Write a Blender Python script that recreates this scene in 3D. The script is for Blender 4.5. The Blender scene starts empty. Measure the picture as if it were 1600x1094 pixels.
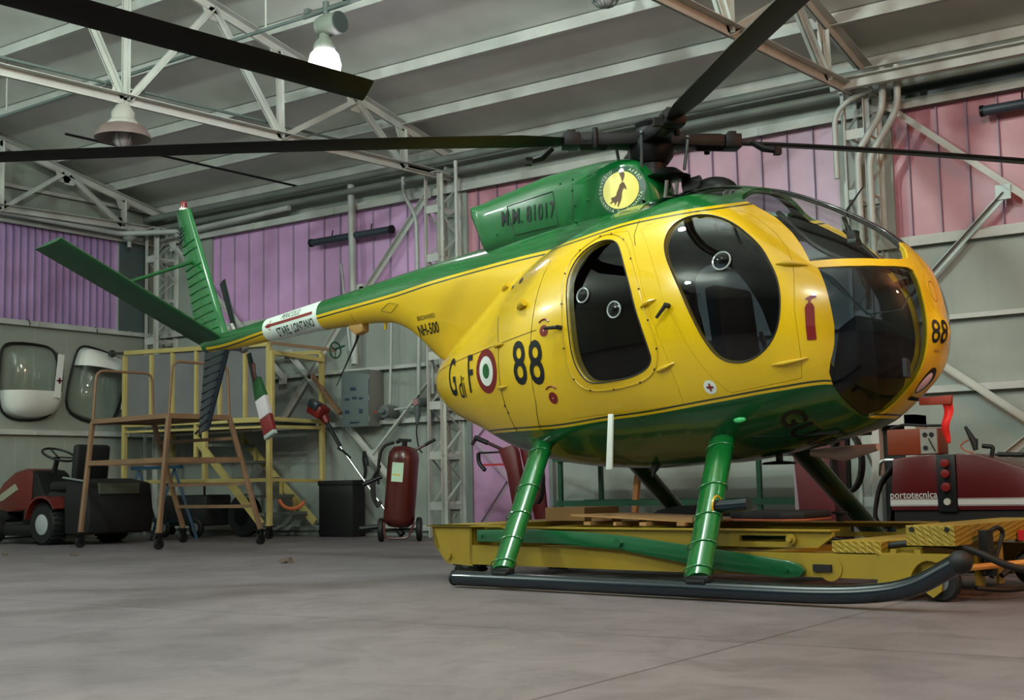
import bpy, bmesh, math, random
from mathutils import Vector, Matrix
random.seed(7)
SC = bpy.context.scene
COL = SC.collection
PI = math.pi

# ------------------------------------------------------------------ camera
cam_data = bpy.data.cameras.new('camera')
cam = bpy.data.objects.new('camera', cam_data); COL.objects.link(cam)
F_PX = 2017.6
cam_data.sensor_fit = 'HORIZONTAL'; cam_data.sensor_width = 36.0
cam_data.lens = F_PX / 1600.0 * 36.0
cam_data.clip_start = 0.05; cam_data.clip_end = 100
def cam_axes(yaw, pitch, roll):
    f = Vector((math.sin(yaw)*math.cos(pitch), math.cos(yaw)*math.cos(pitch), math.sin(pitch)))
    r = Vector((math.cos(yaw), -math.sin(yaw), 0)); u = r.cross(f)
    c, s = math.cos(roll), math.sin(roll)
    return c*r + s*u, -s*r + c*u, f
r_, u_, f_ = cam_axes(-0.6128070, 0.1031165, -0.0209697)
m = Matrix((r_, u_, -f_)).transposed().to_4x4()
m.translation = Vector((14.2723, -11.6998, 0.5792))
cam.matrix_world = m
SC.camera = cam

# ------------------------------------------------------------------ world, light, exposure
w = bpy.data.worlds.new('night'); SC.world = w; w.use_nodes = True
w.node_tree.nodes['Background'].inputs[0].default_value = (0.25, 0.32, 0.30, 1)
w.node_tree.nodes['Background'].inputs[1].default_value = 0.03
SC.view_settings.view_transform = 'Standard'
SC.view_settings.look = 'None'
SC.view_settings.gamma = 1.0
SC.view_settings.use_curve_mapping = False
SC.view_settings.exposure = 0.22
SC.cycles.transparent_max_bounces = 32
def lamp(name, loc, power, color, radius=0.1):
    d = bpy.data.lights.new(name, 'POINT'); d.energy = power; d.color = color; d.shadow_soft_size = radius
    o = bpy.data.objects.new(name, d); o.location = loc; COL.objects.link(o); return o
LAMP_POS = Vector((6.63, -3.6, 4.31))
COOL = (0.88, 1.0, 0.93)
lamp('hanging_lamp_light', LAMP_POS, 430, (0.86, 1.0, 0.93), 0.13)
lamp('bay_lamp_light', (9.3, -6.5, 5.15), 330, (0.86, 1.0, 0.93), 0.13)
lamp('bay_lamp_light', (12.9, -9.0, 4.9), 330, (0.90, 1.0, 0.94), 0.13)
lamp('bay_lamp_light', (7.0, -12.4, 4.9), 420, (0.87, 1.0, 0.92), 0.13)
lamp('bay_lamp_light', (2.6, -9.5, 4.9), 330, (0.86, 1.0, 0.92), 0.13)
lamp('bay_lamp_light', (13.6, -14.2, 4.9), 300, (0.92, 1.0, 0.93), 0.13)
lamp('sodium_lamp_light', (17.6, -6.0, 4.7), 400, (1.0, 0.36, 0.15), 0.12)

# ------------------------------------------------------------------ materials
def srgb(c):
    return tuple((x/255/12.92 if x/255 <= 0.04045 else ((x/255+0.055)/1.055)**2.4) for x in c)
MATS = {}
def P(name, rgb, rough=0.5, metal=0.0, coat=0.0, vary=0.0, vscale=3.0, bump=0.0, bscale=60, spec=0.5, emit=0, dirt=None):
    if name in MATS: return MATS[name]
    mt = bpy.data.materials.new(name); mt.use_nodes = True
    nt = mt.node_tree; b = nt.nodes['Principled BSDF']
    c = srgb(rgb)
    b.inputs['Base Color'].default_value = (*c, 1)
    b.inputs['Roughness'].default_value = rough
    b.inputs['Metallic'].default_value = metal
    b.inputs['Specular IOR Level'].default_value = spec
    if coat: b.inputs['Coat Weight'].default_value = coat; b.inputs['Coat Roughness'].default_value = 0.03
    tc = nt.nodes.new('ShaderNodeTexCoord')
    if vary:
        n = nt.nodes.new('ShaderNodeTexNoise'); n.inputs['Scale'].default_value = vscale; n.inputs['Detail'].default_value = 6
        nt.links.new(tc.outputs['Object'], n.inputs['Vector'])
        mr = nt.nodes.new('ShaderNodeMapRange'); mr.inputs[1].default_value = 0.3; mr.inputs[2].default_value = 0.7
        nt.links.new(n.outputs['Fac'], mr.inputs[0])
        mx = nt.nodes.new('ShaderNodeMix'); mx.data_type = 'RGBA'
        d = dirt and srgb(dirt) or tuple(x*(1-vary) for x in c)
        mx.inputs[6].default_value = (*d, 1); mx.inputs[7].default_value = (*c, 1)
        if dirt:
            mr.inputs[3].default_value = 1-vary
        nt.links.new(mr.outputs[0], mx.inputs[0]); nt.links.new(mx.outputs[2], b.inputs['Base Color'])
    if bump:
        n2 = nt.nodes.new('ShaderNodeTexNoise'); n2.inputs['Scale'].default_value = bscale; n2.inputs['Detail'].default_value = 4
        nt.links.new(tc.outputs['Object'], n2.inputs['Vector'])
        bp = nt.nodes.new('ShaderNodeBump'); bp.inputs['Strength'].default_value = bump; bp.inputs['Distance'].default_value = 0.01
        nt.links.new(n2.outputs['Fac'], bp.inputs['Height']); nt.links.new(bp.outputs[0], b.inputs['Normal'])
    if emit:
        b.inputs['Emission Color'].default_value = (*c, 1); b.inputs['Emission Strength'].default_value = emit
    MATS[name] = mt; return mt
def glass(name, tint, mixmin=0.06, rough=0.0):
    if name in MATS: return MATS[name]
    mt = bpy.data.materials.new(name); mt.use_nodes = True
    nt = mt.node_tree; nt.nodes.clear()
    out = nt.nodes.new('ShaderNodeOutputMaterial'); tr = nt.nodes.new('ShaderNodeBsdfTransparent'); gl = nt.nodes.new('ShaderNodeBsdfGlossy')
    tr.inputs[0].default_value = (*tint, 1); gl.inputs['Roughness'].default_value = rough
    fr = nt.nodes.new('ShaderNodeFresnel'); fr.inputs[0].default_value = 1.5
    mx = nt.nodes.new('ShaderNodeMixShader')
    ge = nt.nodes.new('ShaderNodeNewGeometry'); mu = nt.nodes.new('ShaderNodeMath'); mu.operation = 'MULTIPLY_ADD'   # only the outer face of the pane mirrors
    iv = nt.nodes.new('ShaderNodeMath'); iv.operation = 'SUBTRACT'; iv.inputs[0].default_value = 1.0; nt.links.new(ge.outputs['Backfacing'], iv.inputs[1])
    nt.links.new(fr.outputs[0], mu.inputs[0]); nt.links.new(iv.outputs[0], mu.inputs[1]); mu.inputs[2].default_value = 0.0
    nt.links.new(mu.outputs[0], mx.inputs[0]); nt.links.new(tr.outputs[0], mx.inputs[1]); nt.links.new(gl.outputs[0], mx.inputs[2])
    nt.links.new(mx.outputs[0], out.inputs[0]); MATS[name] = mt; return mt

WHITE_STEEL = P('white_painted_steel', (196, 200, 194), 0.45, vary=0.25, vscale=2.5)
STEEL = P('bare_steel', (150, 152, 150), 0.3, 0.9)
DARK = P('dark_metal', (14, 17, 18), 0.4, 0.3)
BLACK = P('black_rubber', (14, 16, 18), 0.6)
ROTOR = P('rotor_black', (6, 7, 10), 0.5, vary=0.2, vscale=6, spec=0.25)
YELLOW_PLAIN = P('yellow_paint', (205, 170, 14), 0.28, coat=0.6)
GREEN = P('green_gloss_paint', (12, 98, 40), 0.22, coat=0.8)
NAVY = P('navy_gloss_paint', (4, 21, 32), 0.25, coat=0.5)
DOLLY_Y = P('worn_yellow_paint', (152, 126, 26), 0.5, vary=0.3, vscale=5, dirt=(120, 105, 50))
TAN = P('tan_painted_tube', (132, 102, 76), 0.5, vary=0.2, vscale=4)
SCAF_Y = P('pale_yellow_tube', (194, 178, 112), 0.45, vary=0.15, vscale=4)
RED = P('dark_red_paint', (122, 24, 22), 0.35, coat=0.3)
WHITE = P('white_paint', (225, 228, 222), 0.35)
GREY = P('grey_paint', (120, 128, 126), 0.5)

# ------------------------------------------------------------------ mesh helpers
class MB:
    def __init__(s): s.v = []; s.f = []
    def add(s, vs, fs):
        k = len(s.v); s.v += [tuple(v) for v in vs]; s.f += [tuple(i+k for i in f) for f in fs]; return s
    def box(s, c, d, rot=None):
        x, y, z = (q/2 for q in d)
        vs = [Vector((a*x, b*y, e*z)) for a in (-1, 1) for b in (-1, 1) for e in (-1, 1)]
        if rot is not None: vs = [rot @ v for v in vs]
        vs = [v + Vector(c) for v in vs]
        return s.add(vs, [(0, 1, 3, 2), (4, 6, 7, 5), (0, 4, 5, 1), (2, 3, 7, 6), (0, 2, 6, 4), (1, 5, 7, 3)])
    def span(s, a, b):
        return s.box([(a[i]+b[i])/2 for i in range(3)], [abs(b[i]-a[i]) for i in range(3)])
    def bar(s, a, b, w, h, up=(0, 0, 1)):
        a = Vector(a); b = Vector(b); d = (b-a); L = d.length; d.normalize()
        up = Vector(up)
        if abs(d.dot(up)) > 0.98: up = Vector((0, 1, 0)) if abs(d.y) < 0.9 else Vector((1, 0, 0))
        x = d.cross(up).normalized(); z = x.cross(d)
        return s.box((a+b)/2, (w, L, h), Matrix((x, d, z)).transposed())
    def angle(s, a, b, w, t=0.006, up=(0, 0, 1), sgn=1):
        a = Vector(a); b = Vector(b); d = (b-a).normalized(); up = Vector(up)
        if abs(d.dot(up)) > 0.98: up = Vector((0, 1, 0))
        x = d.cross(up).normalized(); z = x.cross(d)
        s.bar(a+z*0, b+z*0, t, w, up); o = x*sgn*w/2+z*w/2
        s.bar(a+o, b+o, w, t, up); return s
    def ring(s, c, x, y, r, n):
        return [Vector(c)+x*(r*math.cos(2*PI*i/n))+y*(r*math.sin(2*PI*i/n)) for i in range(n)]
    def tube(s, pts, r, n=10, caps=True, closed=False):
        pts = [Vector(p) for p in pts]; m_ = len(pts)
        rs = r if isinstance(r, (list, tuple)) else [r]*m_
        tang = []
        for i in range(m_):
            if closed: t = pts[(i+1) % m_]-pts[i-1]
            else: t = pts[min(i+1, m_-1)]-pts[max(i-1, 0)]
            tang.append(t.normalized())
        up = Vector((0, 0, 1)) if abs(tang[0].z) < 0.9 else Vector((1, 0, 0))
        x = tang[0].cross(up).normalized(); vs = []
        for i in range(m_):
            x = (x - tang[i]*x.dot(tang[i])).normalized(); y = tang[i].cross(x)
            vs += s.ring(pts[i], x, y, rs[i], n)
        fs = []
        for i in range(m_ if closed else m_-1):
            j = (i+1) % m_
            for k in range(n): fs.append((i*n+k, i*n+(k+1) % n, j*n+(k+1) % n, j*n+k))
        if caps and not closed: fs.append(tuple(range(n))[::-1]); fs.append(tuple((m_-1)*n+k for k in range(n)))
        return s.add(vs, fs)
    def lathe(s, prof, o=(0, 0, 0), axis=(0, 0, 1), n=24):
        ax = Vector(axis).normalized(); up = Vector((0, 0, 1)) if abs(ax.z) < 0.9 else Vector((1, 0, 0))
        x = ax.cross(up).normalized(); y = ax.cross(x); vs = []; fs = []
        for (r, h) in prof: vs += s.ring(Vector(o)+ax*h, x, y, max(r, 1e-4), n)
        for i in range(len(prof)-1):
            for k in range(n): fs.append((i*n+k, i*n+(k+1) % n, (i+1)*n+(k+1) % n, (i+1)*n+k))
        fs.append(tuple(range(n))[::-1]); fs.append(tuple((len(prof)-1)*n+k for k in range(n)))
        return s.add(vs, fs)
    def cyl(s, a, b, r, n=16): return s.tube([a, b], r, n)
    def sphere(s, c, r, n=16, m_=10, sc=(1, 1, 1)):
        vs = []; fs = []
        for i in range(m_+1):
            t = PI*i/m_
            for k in range(n):
                vs.append(Vector(c)+Vector((max(math.sin(t), 1e-3)*math.cos(2*PI*k/n)*r*sc[0], max(math.sin(t), 1e-3)*math.sin(2*PI*k/n)*r*sc[1], math.cos(t)*r*sc[2])))
        for i in range(m_):
            for k in range(n): fs.append((i*n+k, (i+1)*n+k, (i+1)*n+(k+1) % n, i*n+(k+1) % n))
        return s.add(vs, fs)
    def prism(s, poly, axis, a, b):
        """poly of 2d points in the two other axes, extruded on axis from a to b"""
        def mk(p, t):
            q = [0, 0, 0]; o = [i for i in range(3) if i != axis]; q[axis] = t; q[o[0]] = p[0]; q[o[1]] = p[1]; return q
        n = len(poly); vs = [mk(p, a) for p in poly]+[mk(p, b) for p in poly]
        fs = [tuple(range(n))[::-1], tuple(range(n, 2*n))]+[(i, (i+1) % n, n+(i+1) % n, n+i) for i in range(n)]
        return s.add(vs, fs)
    def xf(s, M): s.v = [tuple(M @ Vector(v)) for v in s.v]; return s
    def mesh(s, name, mat, smooth=True, fix=True, bevel=0):
        me = bpy.data.meshes.new(name); me.from_pydata(s.v, [], s.f)
        if fix or bevel:
            bm = bmesh.new(); bm.from_mesh(me)
            if bevel:
                ed = [e for e in bm.edges if len(e.link_faces) == 2 and e.calc_face_angle(0) > 0.6]
                bmesh.ops.bevel(bm, geom=ed, offset=bevel, segments=2, affect='EDGES', profile=0.5)
            bmesh.ops.recalc_face_normals(bm, faces=bm.faces)
            for e in bm.edges:
                if len(e.link_faces) == 2 and e.calc_face_angle(0) > 0.7: e.smooth = False
            if smooth:
                for f in bm.faces: f.smooth = True
            bm.to_mesh(me); bm.free()
        me.materials.append(mat); return me
    def obj(s, name, mat, parent=None, smooth=True, bevel=0, fix=True):
        return link(name, s.mesh(name, mat, smooth, fix, bevel), parent)
def link(name, me, parent=None):
    o = bpy.data.objects.new(name, me); COL.objects.link(o)
    if parent is not None: o.parent = parent
    return o
def tag(o, label, cat, group=None, kind=None):
    o['label'] = label; o['category'] = cat
    if group: o['group'] = group
    if kind: o['kind'] = kind
    return o
def thing(name, label, cat, loc=(0, 0, 0), rz=0.0, group=None):
    o = bpy.data.objects.new(name, None); COL.objects.link(o); o.empty_display_size = 0.2
    o.location = loc; o.rotation_euler = (0, 0, rz)
    return tag(o, label, cat, group)
def struct(name, mb, mat, smooth=False, bevel=0):
    o = mb.obj(name, mat, None, smooth, bevel); o['kind'] = 'structure'; return o
def dup(root, loc=None, rz=None, label=None, group=None):
    r = root.copy(); COL.objects.link(r)
    if loc is not None: r.location = loc
    if rz is not None: r.rotation_euler = (0, 0, rz)
    if label: r['label'] = label
    if group: r['group'] = group
    for ch in list(root.children):
        c = ch.copy(); COL.objects.link(c); c.parent = r
        for g in list(ch.children):
            d = g.copy(); COL.objects.link(d); d.parent = c
    return r
def arc(c, r, a0, a1, n, fx, fy):
    return [Vector(c)+Vector(fx)*(r*math.cos(a0+(a1-a0)*i/n))+Vector(fy)*(r*math.sin(a0+(a1-a0)*i/n)) for i in range(n+1)]
def rounded(pts, rad, n=5, closed=False):
    """3d polyline with its inner corners rounded"""
    pts = [Vector(p) for p in pts]; out = []; N = len(pts)
    rng = range(N) if closed else range(1, N-1)
    if not closed: out.append(pts[0])
    for i in rng:
        p = pts[i]; a = pts[i-1]; b = pts[(i+1) % N]
        da = (a-p); db = (b-p); ra = min(rad, da.length*0.45); rb = min(rad, db.length*0.45)
        A = p+da.normalized()*ra; B = p+db.normalized()*rb
        for k in range(n+1):
            t = k/n; out.append(A*(1-t)**2+p*2*t*(1-t)+B*t*t)
    if not closed: out.append(pts[-1])
    return out
def text_mesh(txt, size=1.0, xs=1.0, spacing=1.0, align='CENTER', sub=0.0, bold=0.0):
    cu = bpy.data.curves.new('t', 'FONT'); cu.body = txt; cu.size = size; cu.align_x = align; cu.align_y = 'CENTER'
    cu.space_character = spacing; cu.offset = bold; cu.resolution_u = 3
    o = bpy.data.objects.new('t', cu); COL.objects.link(o)
    dg = bpy.context.evaluated_depsgraph_get(); me = bpy.data.meshes.new_from_object(o.evaluated_get(dg))
    bpy.data.objects.remove(o); bpy.data.curves.remove(cu)
    bm = bmesh.new(); bm.from_mesh(me); bmesh.ops.triangulate(bm, faces=bm.faces)
    if sub:
        for _ in range(3):
            ed = [e for e in bm.edges if e.calc_length() > sub]
            if not ed: break
            bmesh.ops.subdivide_edges(bm, edges=ed, cuts=1); bmesh.ops.triangulate(bm, faces=bm.faces)
    for v in bm.verts: v.co.x *= xs
    bm.to_mesh(me); bm.free(); return me
def text_flat(name, txt, size, mat, M, parent=None, xs=1.0, spacing=1.0, bold=0.0):
    me = text_mesh(txt, size, xs, spacing, bold=bold); me.name = name
    me.transform(M); me.materials.append(mat); return link(name, me, parent)
def split_obj(name, mbs, mat, parent, smooth=False):
    return [m_.obj(name, mat, parent, smooth) for m_ in mbs]
def frame(o, x, y):
    x = Vector(x).normalized(); y = Vector(y).normalized(); z = x.cross(y)
    m_ = Matrix((x, y, z)).transposed().to_4x4(); m_.translation = Vector(o); return m_

# ================================================================== THE HANGAR
def wall_mat(name, rgb, axis, pitch=0.12, strength=0.35, rough=0.5):
    mt = P(name, rgb, rough, vary=0.22, vscale=1.3)
    nt = mt.node_tree; tc = [n for n in nt.nodes if n.type == 'TEX_COORD'][0]
    wv = nt.nodes.new('ShaderNodeTexWave'); wv.bands_direction = axis; wv.wave_profile = 'SAW'
    wv.inputs['Scale'].default_value = 1/pitch/3.1831*0.5
    wv.inputs['Distortion'].default_value = 0.0
    nt.links.new(tc.outputs['Object'], wv.inputs['Vector'])
    cr = nt.nodes.new('ShaderNodeMapRange'); cr.inputs[1].default_value = 0.0; cr.inputs[2].default_value = 0.10
    nt.links.new(wv.outputs['Fac'], cr.inputs[0])
    bp = nt.nodes.new('ShaderNodeBump'); bp.inputs['Strength'].default_value = strength; bp.inputs['Distance'].default_value = 0.012
    nt.links.new(cr.outputs[0], bp.inputs['Height']); nt.links.new(bp.outputs[0], nt.nodes['Principled BSDF'].inputs['Normal'])
    return mt
WALL_B = wall_mat('grey_sheet_wall', (158, 166, 158), 'X', 0.16, 0.25)
WALL_L = wall_mat('grey_sheet_wall_side', (158, 166, 156), 'Y', 0.12, 0.25)
ROOF = wall_mat('grey_roof_board', (218, 222, 214), 'X', 1.22, 0.5, 0.7)

def concrete():
    mt = P('hangar_concrete', (118, 110, 114), 0.55, vary=0.30, vscale=0.9, bump=0.15, bscale=14)
    nt = mt.node_tree; b = nt.nodes['Principled BSDF']; tc = [n for n in nt.nodes if n.type == 'TEX_COORD'][0]
    src = b.inputs['Base Color'].links[0].from_socket
    n1 = nt.nodes.new('ShaderNodeTexNoise'); n1.inputs['Scale'].default_value = 3.0; n1.inputs['Detail'].default_value = 8; n1.inputs['Roughness'].default_value = 0.7; n1.inputs['Distortion'].default_value = 1.0
    nt.links.new(tc.outputs['Object'], n1.inputs['Vector'])
    mr = nt.nodes.new('ShaderNodeMapRange'); mr.inputs[1].default_value = 0.42; mr.inputs[2].default_value = 0.68; mr.inputs[3].default_value = 1.0; mr.inputs[4].default_value = 0.66
    nt.links.new(n1.outputs['Fac'], mr.inputs[0])
    mu = nt.nodes.new('ShaderNodeMix'); mu.data_type = 'RGBA'; mu.blend_type = 'MULTIPLY'; mu.inputs[0].default_value = 1
    nt.links.new(src, mu.inputs[6]); nt.links.new(mr.outputs[0], mu.inputs[7])
    sx = nt.nodes.new('ShaderNodeSeparateXYZ'); nt.links.new(tc.outputs['Object'], sx.inputs[0])
    prev = mu.outputs[2]
    for ax, off, per in ((0, 12.26, 5.0), (1, -12.4, 5.0)):
        a = nt.nodes.new('ShaderNodeMath'); a.operation = 'SUBTRACT'; nt.links.new(sx.outputs[ax], a.inputs[0]); a.inputs[1].default_value = off-per/2
        md = nt.nodes.new('ShaderNodeMath'); md.operation = 'FLOORED_MODULO'; nt.links.new(a.outputs[0], md.inputs[0]); md.inputs[1].default_value = per
        sb = nt.nodes.new('ShaderNodeMath'); sb.operation = 'SUBTRACT'; nt.links.new(md.outputs[0], sb.inputs[0]); sb.inputs[1].default_value = per/2
        ab = nt.nodes.new('ShaderNodeMath'); ab.operation = 'ABSOLUTE'; nt.links.new(sb.outputs[0], ab.inputs[0])
        r2 = nt.nodes.new('ShaderNodeMapRange'); nt.links.new(ab.outputs[0], r2.inputs[0]); r2.inputs[1].default_value = 0.003; r2.inputs[2].default_value = 0.009; r2.inputs[3].default_value = 0.35
        m2 = nt.nodes.new('ShaderNodeMix'); m2.data_type = 'RGBA'; m2.blend_type = 'MULTIPLY'; m2.inputs[0].default_value = 1
        nt.links.new(prev, m2.inputs[6]); nt.links.new(r2.outputs[0], m2.inputs[7]); prev = m2.outputs[2]
    nt.links.new(prev, b.inputs['Base Color'])
    return mt
struct('floor', MB().span((-0.2, -17, -0.2), (19.2, 0.2, 0)), concrete())
RZ0, RK = 4.50, 0.24           # roof underside: z = RZ0 - RK*Y, rising from the back wall to the ridge
def roof_z(y): return RZ0 - RK*y if y > -8.5 else RZ0 + RK*8.5 + RK*(y+8.5)
WT, WB, GA, GB = 3.96, 2.733, 1.992, 1.356
# back wall built around its three panel windows
mb = MB()
mb.span((-0.1, 0, 0), (19.1, 0.1, WB)); mb.span((-0.1, 0, WT), (19.1, 0.1, 4.62))
for a, b in ((-0.1, 1.15), (5.0, 5.45), (9.90, 10.42), (14.9, 15.4), (18.9, 19.1)): mb.span((a, 0, WB), (b, 0.1, WT))
struct('wall_back', mb, WALL_B)
mb = MB()
mb.prism([(0.1, 0), (-17.1, 0), (-17.1, WB), (0.1, WB)], 0, -0.1, 0)
mb.prism([(0.1, WB), (-0.62, WB), (-0.62, WT), (0.1, WT)], 0, -0.1, 0)
mb.prism([(-5.2, WB), (-17.1, WB), (-17.1, WT), (-5.2, WT)], 0, -0.1, 0)
mb.prism([(0.1, WT), (-17.1, WT), (-17.1, roof_z(-17.1)), (-8.5, roof_z(-8.5)), (0.1, roof_z(0.1))], 0, -0.1, 0)
struct('wall_left', mb, WALL_L)
struct('wall_right', MB().prism([(0.1, 0), (-17.1, 0), (-17.1, roof_z(-17.1)), (-8.5, roof_z(-8.5)), (0.1, roof_z(0.1))], 0, 19.1, 19.2), WALL_L)
struct('wall_front', MB().span((-0.1, -17.1, 0), (19.1, -17.0, roof_z(-17.05))), P('front_door_grey', (60, 64, 62), 0.6))
mb = MB()
mb.prism([(0.2, roof_z(0.2)), (-8.5, roof_z(-8.5)), (-17.2, roof_z(-17.2)), (-17.2, roof_z(-17.2)+0.1), (-8.5, roof_z(-8.5)+0.1), (0.2, roof_z(0.2)+0.1)], 0, -0.1, 19.2)
struct('ceiling', mb, ROOF)

def panel_mat(name, rgb, rgb2, x0, x1, axis=0):
    mt = P(name, rgb, 0.35, bump=0.12, bscale=9)
    nt = mt.node_tree; b = nt.nodes['Principled BSDF']; tc = [n for n in nt.nodes if n.type == 'TEX_COORD'][0]
    sx = nt.nodes.new('ShaderNodeSeparateXYZ'); nt.links.new(tc.outputs['Object'], sx.inputs[0])
    mr = nt.nodes.new('ShaderNodeMapRange'); mr.inputs[1].default_value = x0; mr.inputs[2].default_value = x1
    nt.links.new(sx.outputs[axis], mr.inputs[0])
    mx = nt.nodes.new('ShaderNodeMix'); mx.data_type = 'RGBA'; mx.inputs[6].default_value = (*srgb(rgb), 1); mx.inputs[7].default_value = (*srgb(rgb2), 1)
    nt.links.new(mr.outputs[0], mx.inputs[0])
    n = nt.nodes.new('ShaderNodeTexNoise'); n.inputs['Scale'].default_value = 1.7; n.inputs['Detail'].default_value = 5; nt.links.new(tc.outputs['Object'], n.inputs['Vector'])
    m3 = nt.nodes.new('ShaderNodeMapRange'); m3.inputs[1].default_value = 0.3; m3.inputs[2].default_value = 0.7; m3.inputs[3].default_value = 0.75; nt.links.new(n.outputs['Fac'], m3.inputs[0])
    mu = nt.nodes.new('ShaderNodeMix'); mu.data_type = 'RGBA'; mu.blend_type = 'MULTIPLY'; mu.inputs[0].default_value = 1
    nt.links.new(mx.outputs[2], mu.inputs[6]); nt.links.new(m3.outputs[0], mu.inputs[7]); nt.links.new(mu.outputs[2], b.inputs['Base Color'])
    return mt
RIB = P('panel_joint', (128, 112, 140), 0.4)
def window(idx, a, b, mat, axis=0, pitch=0.27):
    """translucent sheet window from a to b along the wall, ribs at the joints"""
    m1 = MB(); m2 = MB(); k = a+0.09
    def q(x, d, z): return (x, d, z) if axis == 0 else (-d, x, z)
    lo, hi = (a, b) if a < b else (b, a)
    m1.span(q(lo, 0.035, WB), q(hi, 0.06, WT))
    o = struct('window_%d' % idx, m1, mat)
    k = lo+0.15
    while k < hi-0.05:
        m2.span(q(k-0.0045, 0.008, WB), q(k+0.0045, 0.04, WT))
        if axis == 1 or pitch < 0.2: pass
        k += pitch
    r = m2.obj('window_ribs', RIB if idx > 2 else P('panel_joint_pale', (176, 160, 186), .4) if idx == 2 else P('panel_joint_grey', (120, 104, 140), .4), o, False); r['kind'] = 'structure'
    return o
window(1, -5.2, -0.62, panel_mat('purple_sheet', (204, 170, 224), (204, 170, 224), -5, 0, 1), 1, 0.105)
window(2, 1.15, 5.0, panel_mat('violet_sheet', (226, 176, 230), (226, 180, 226), 1.1, 5.0))
window(3, 5.45, 9.90, panel_mat('pink_lilac_sheet', (206, 146, 162), (212, 176, 200), 6.0, 9.5))
window(4, 10.42, 14.9, panel_mat('rose_sheet', (196, 130, 146), (196, 128, 138), 10.4, 13))
# the dark green-grey end of the left window
struct('trim_1', MB().span((0.0, -0.62, WB), (0.02, -0.12, WT)), P('blanked_sheet', (80, 92, 92), 0.5))

struct('trim_20', MB().span((10.45, -0.004, 4.06), (18.9, 0.0, 4.40)), P('dark_louvre_band', (44, 58, 58), 0.4))
n_trim = [2]
def girt(a, b, z, w=0.075, h=0.05, axis=0, holes=1.42):
    mb = MB()
    if axis == 0:
        mb.span((a, -w, z-0.004), (b, 0, z+0.004)); mb.span((a, -w-0.006, z-h), (b, -w, z+0.004)); mb.span((a, -0.006, z-h*0.2), (b, 0, z+h*0.5))
        x = a+0.6
        while x < b: mb.span((x-0.012, -w-0.014, z-h), (x+0.012, -w-0.006, z+0.008)); x += holes
    else:
        mb.span((0, a, z-0.004), (w, b, z+0.004)); mb.span((w, a, z-h), (w+0.006, b, z+0.004)); mb.span((0, a, z), (0.006, b, z+h*0.5))
        x = b-0.4
        while x > a: mb.span((w+0.006, x-0.012, z-h), (w+0.014, x+0.012, z+0.008)); x -= holes
    o = struct('trim_%d' % n_trim[0], mb, WHITE_STEEL); n_trim[0] += 1
for z, h in ((WT+0.06, 0.075), (WB-0.005, 0.07), (GA, 0.035), (GB, 0.045), (0.10, 0.04)):
    girt(0.0, 19.0, z, 0.075 if z > 0.5 else 0.04, h)
for z, h in ((WT+0.04, 0.05), (WB-0.005, 0.05), (GB, 0.045), (4.44, 0.04), (0.10, 0.04)):
    girt(-16.0, -0.08, z, 0.06, h, 1)

# pink service door low in the wall
d = struct('door_1', MB().span((5.52, -0.05, 0.02), (6.55, -0.02, 1.62)), P('pink_door_sheet', (196, 150, 190), 0.45, vary=0.2))
fr = MB()
fr.span((5.46, -0.08, 0), (5.52, -0.02, 1.68)); fr.span((6.55, -0.08, 0), (6.60, -0.02, 1.68)); fr.span((5.46, -0.08, 1.62), (6.60, -0.02, 1.68))
o = fr.obj('door_frame', GREY, d, False); o['kind'] = 'structure'
fr = MB()
for a, b in (((5.54, -0.07, 1.05), (6.0, -0.07, 0.62)), ((6.0, -0.07, 0.62), (5.54, -0.07, 0.05)), ((5.54, -0.07, 1.05), (5.85, -0.07, 1.35)), ((6.0, -0.07, .62), (6.5, -0.07, 0.1))):
    fr.angle(a, b, 0.04, 0.006, (0, 1, 0))
o = fr.obj('door_brace', P('pink_grey_steel', (170, 150, 172), 0.45), d, False); o['kind'] = 'structure'

# ---- lattice columns
def lattice_column(x0, label, top=4.12):
    t = thing('lattice_column', label, 'column', (x0, -0.2, 0), 0, 'white lattice columns along the back wall')
    X = 0.09; Y = 0.17
    for sx in (-1, 1):
        for sy in (-1, 1):
            MB().angle((sx*X, sy*Y, 0), (sx*X, sy*Y, top), 0.045, 0.007, (0, 1, 0), -sx).obj('post', WHITE_STEEL, t, False)
    lm = MB(); z = 0.35; k = 0
    while z < top-0.05:
        for sy in (-1, 1): lm.span((-X, sy*Y-0.004, z-0.045), (X, sy*Y+0.004, z+0.045))
        for sx in (-1, 1): lm.span((sx*X-0.003, -Y, z-0.015), (sx*X+0.003, Y, z+0.015))
        z += 0.56; k += 1
    lm.obj('batten_plates', WHITE_STEEL, t, False)
    lm = MB(); z = 0.35; k = 0
    while z+0.28 < top-0.05:
        s = 1 if k % 2 else -1
        for sx in (-1, 1): lm.bar((sx*X, s*Y, z), (sx*X, -s*Y, z+0.28), 0.005, 0.03, (1, 0, 0))
        z += 0.28; k += 1
    lm.obj('lacing_bars', WHITE_STEEL, t, False)
    MB().box((0, 0, top+0.006), (0.26, 0.44, 0.012)).obj('cap_plate', WHITE_STEEL, t, False)
    return t
lattice_column(0.36, 'white lattice steel column in the far corner behind the green tail fin')
lattice_column(5.24, 'white lattice steel column between the violet and pink panels')
lattice_column(10.21, 'white lattice steel column above the helicopter nose, grey pipes beside it', 4.10)

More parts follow.
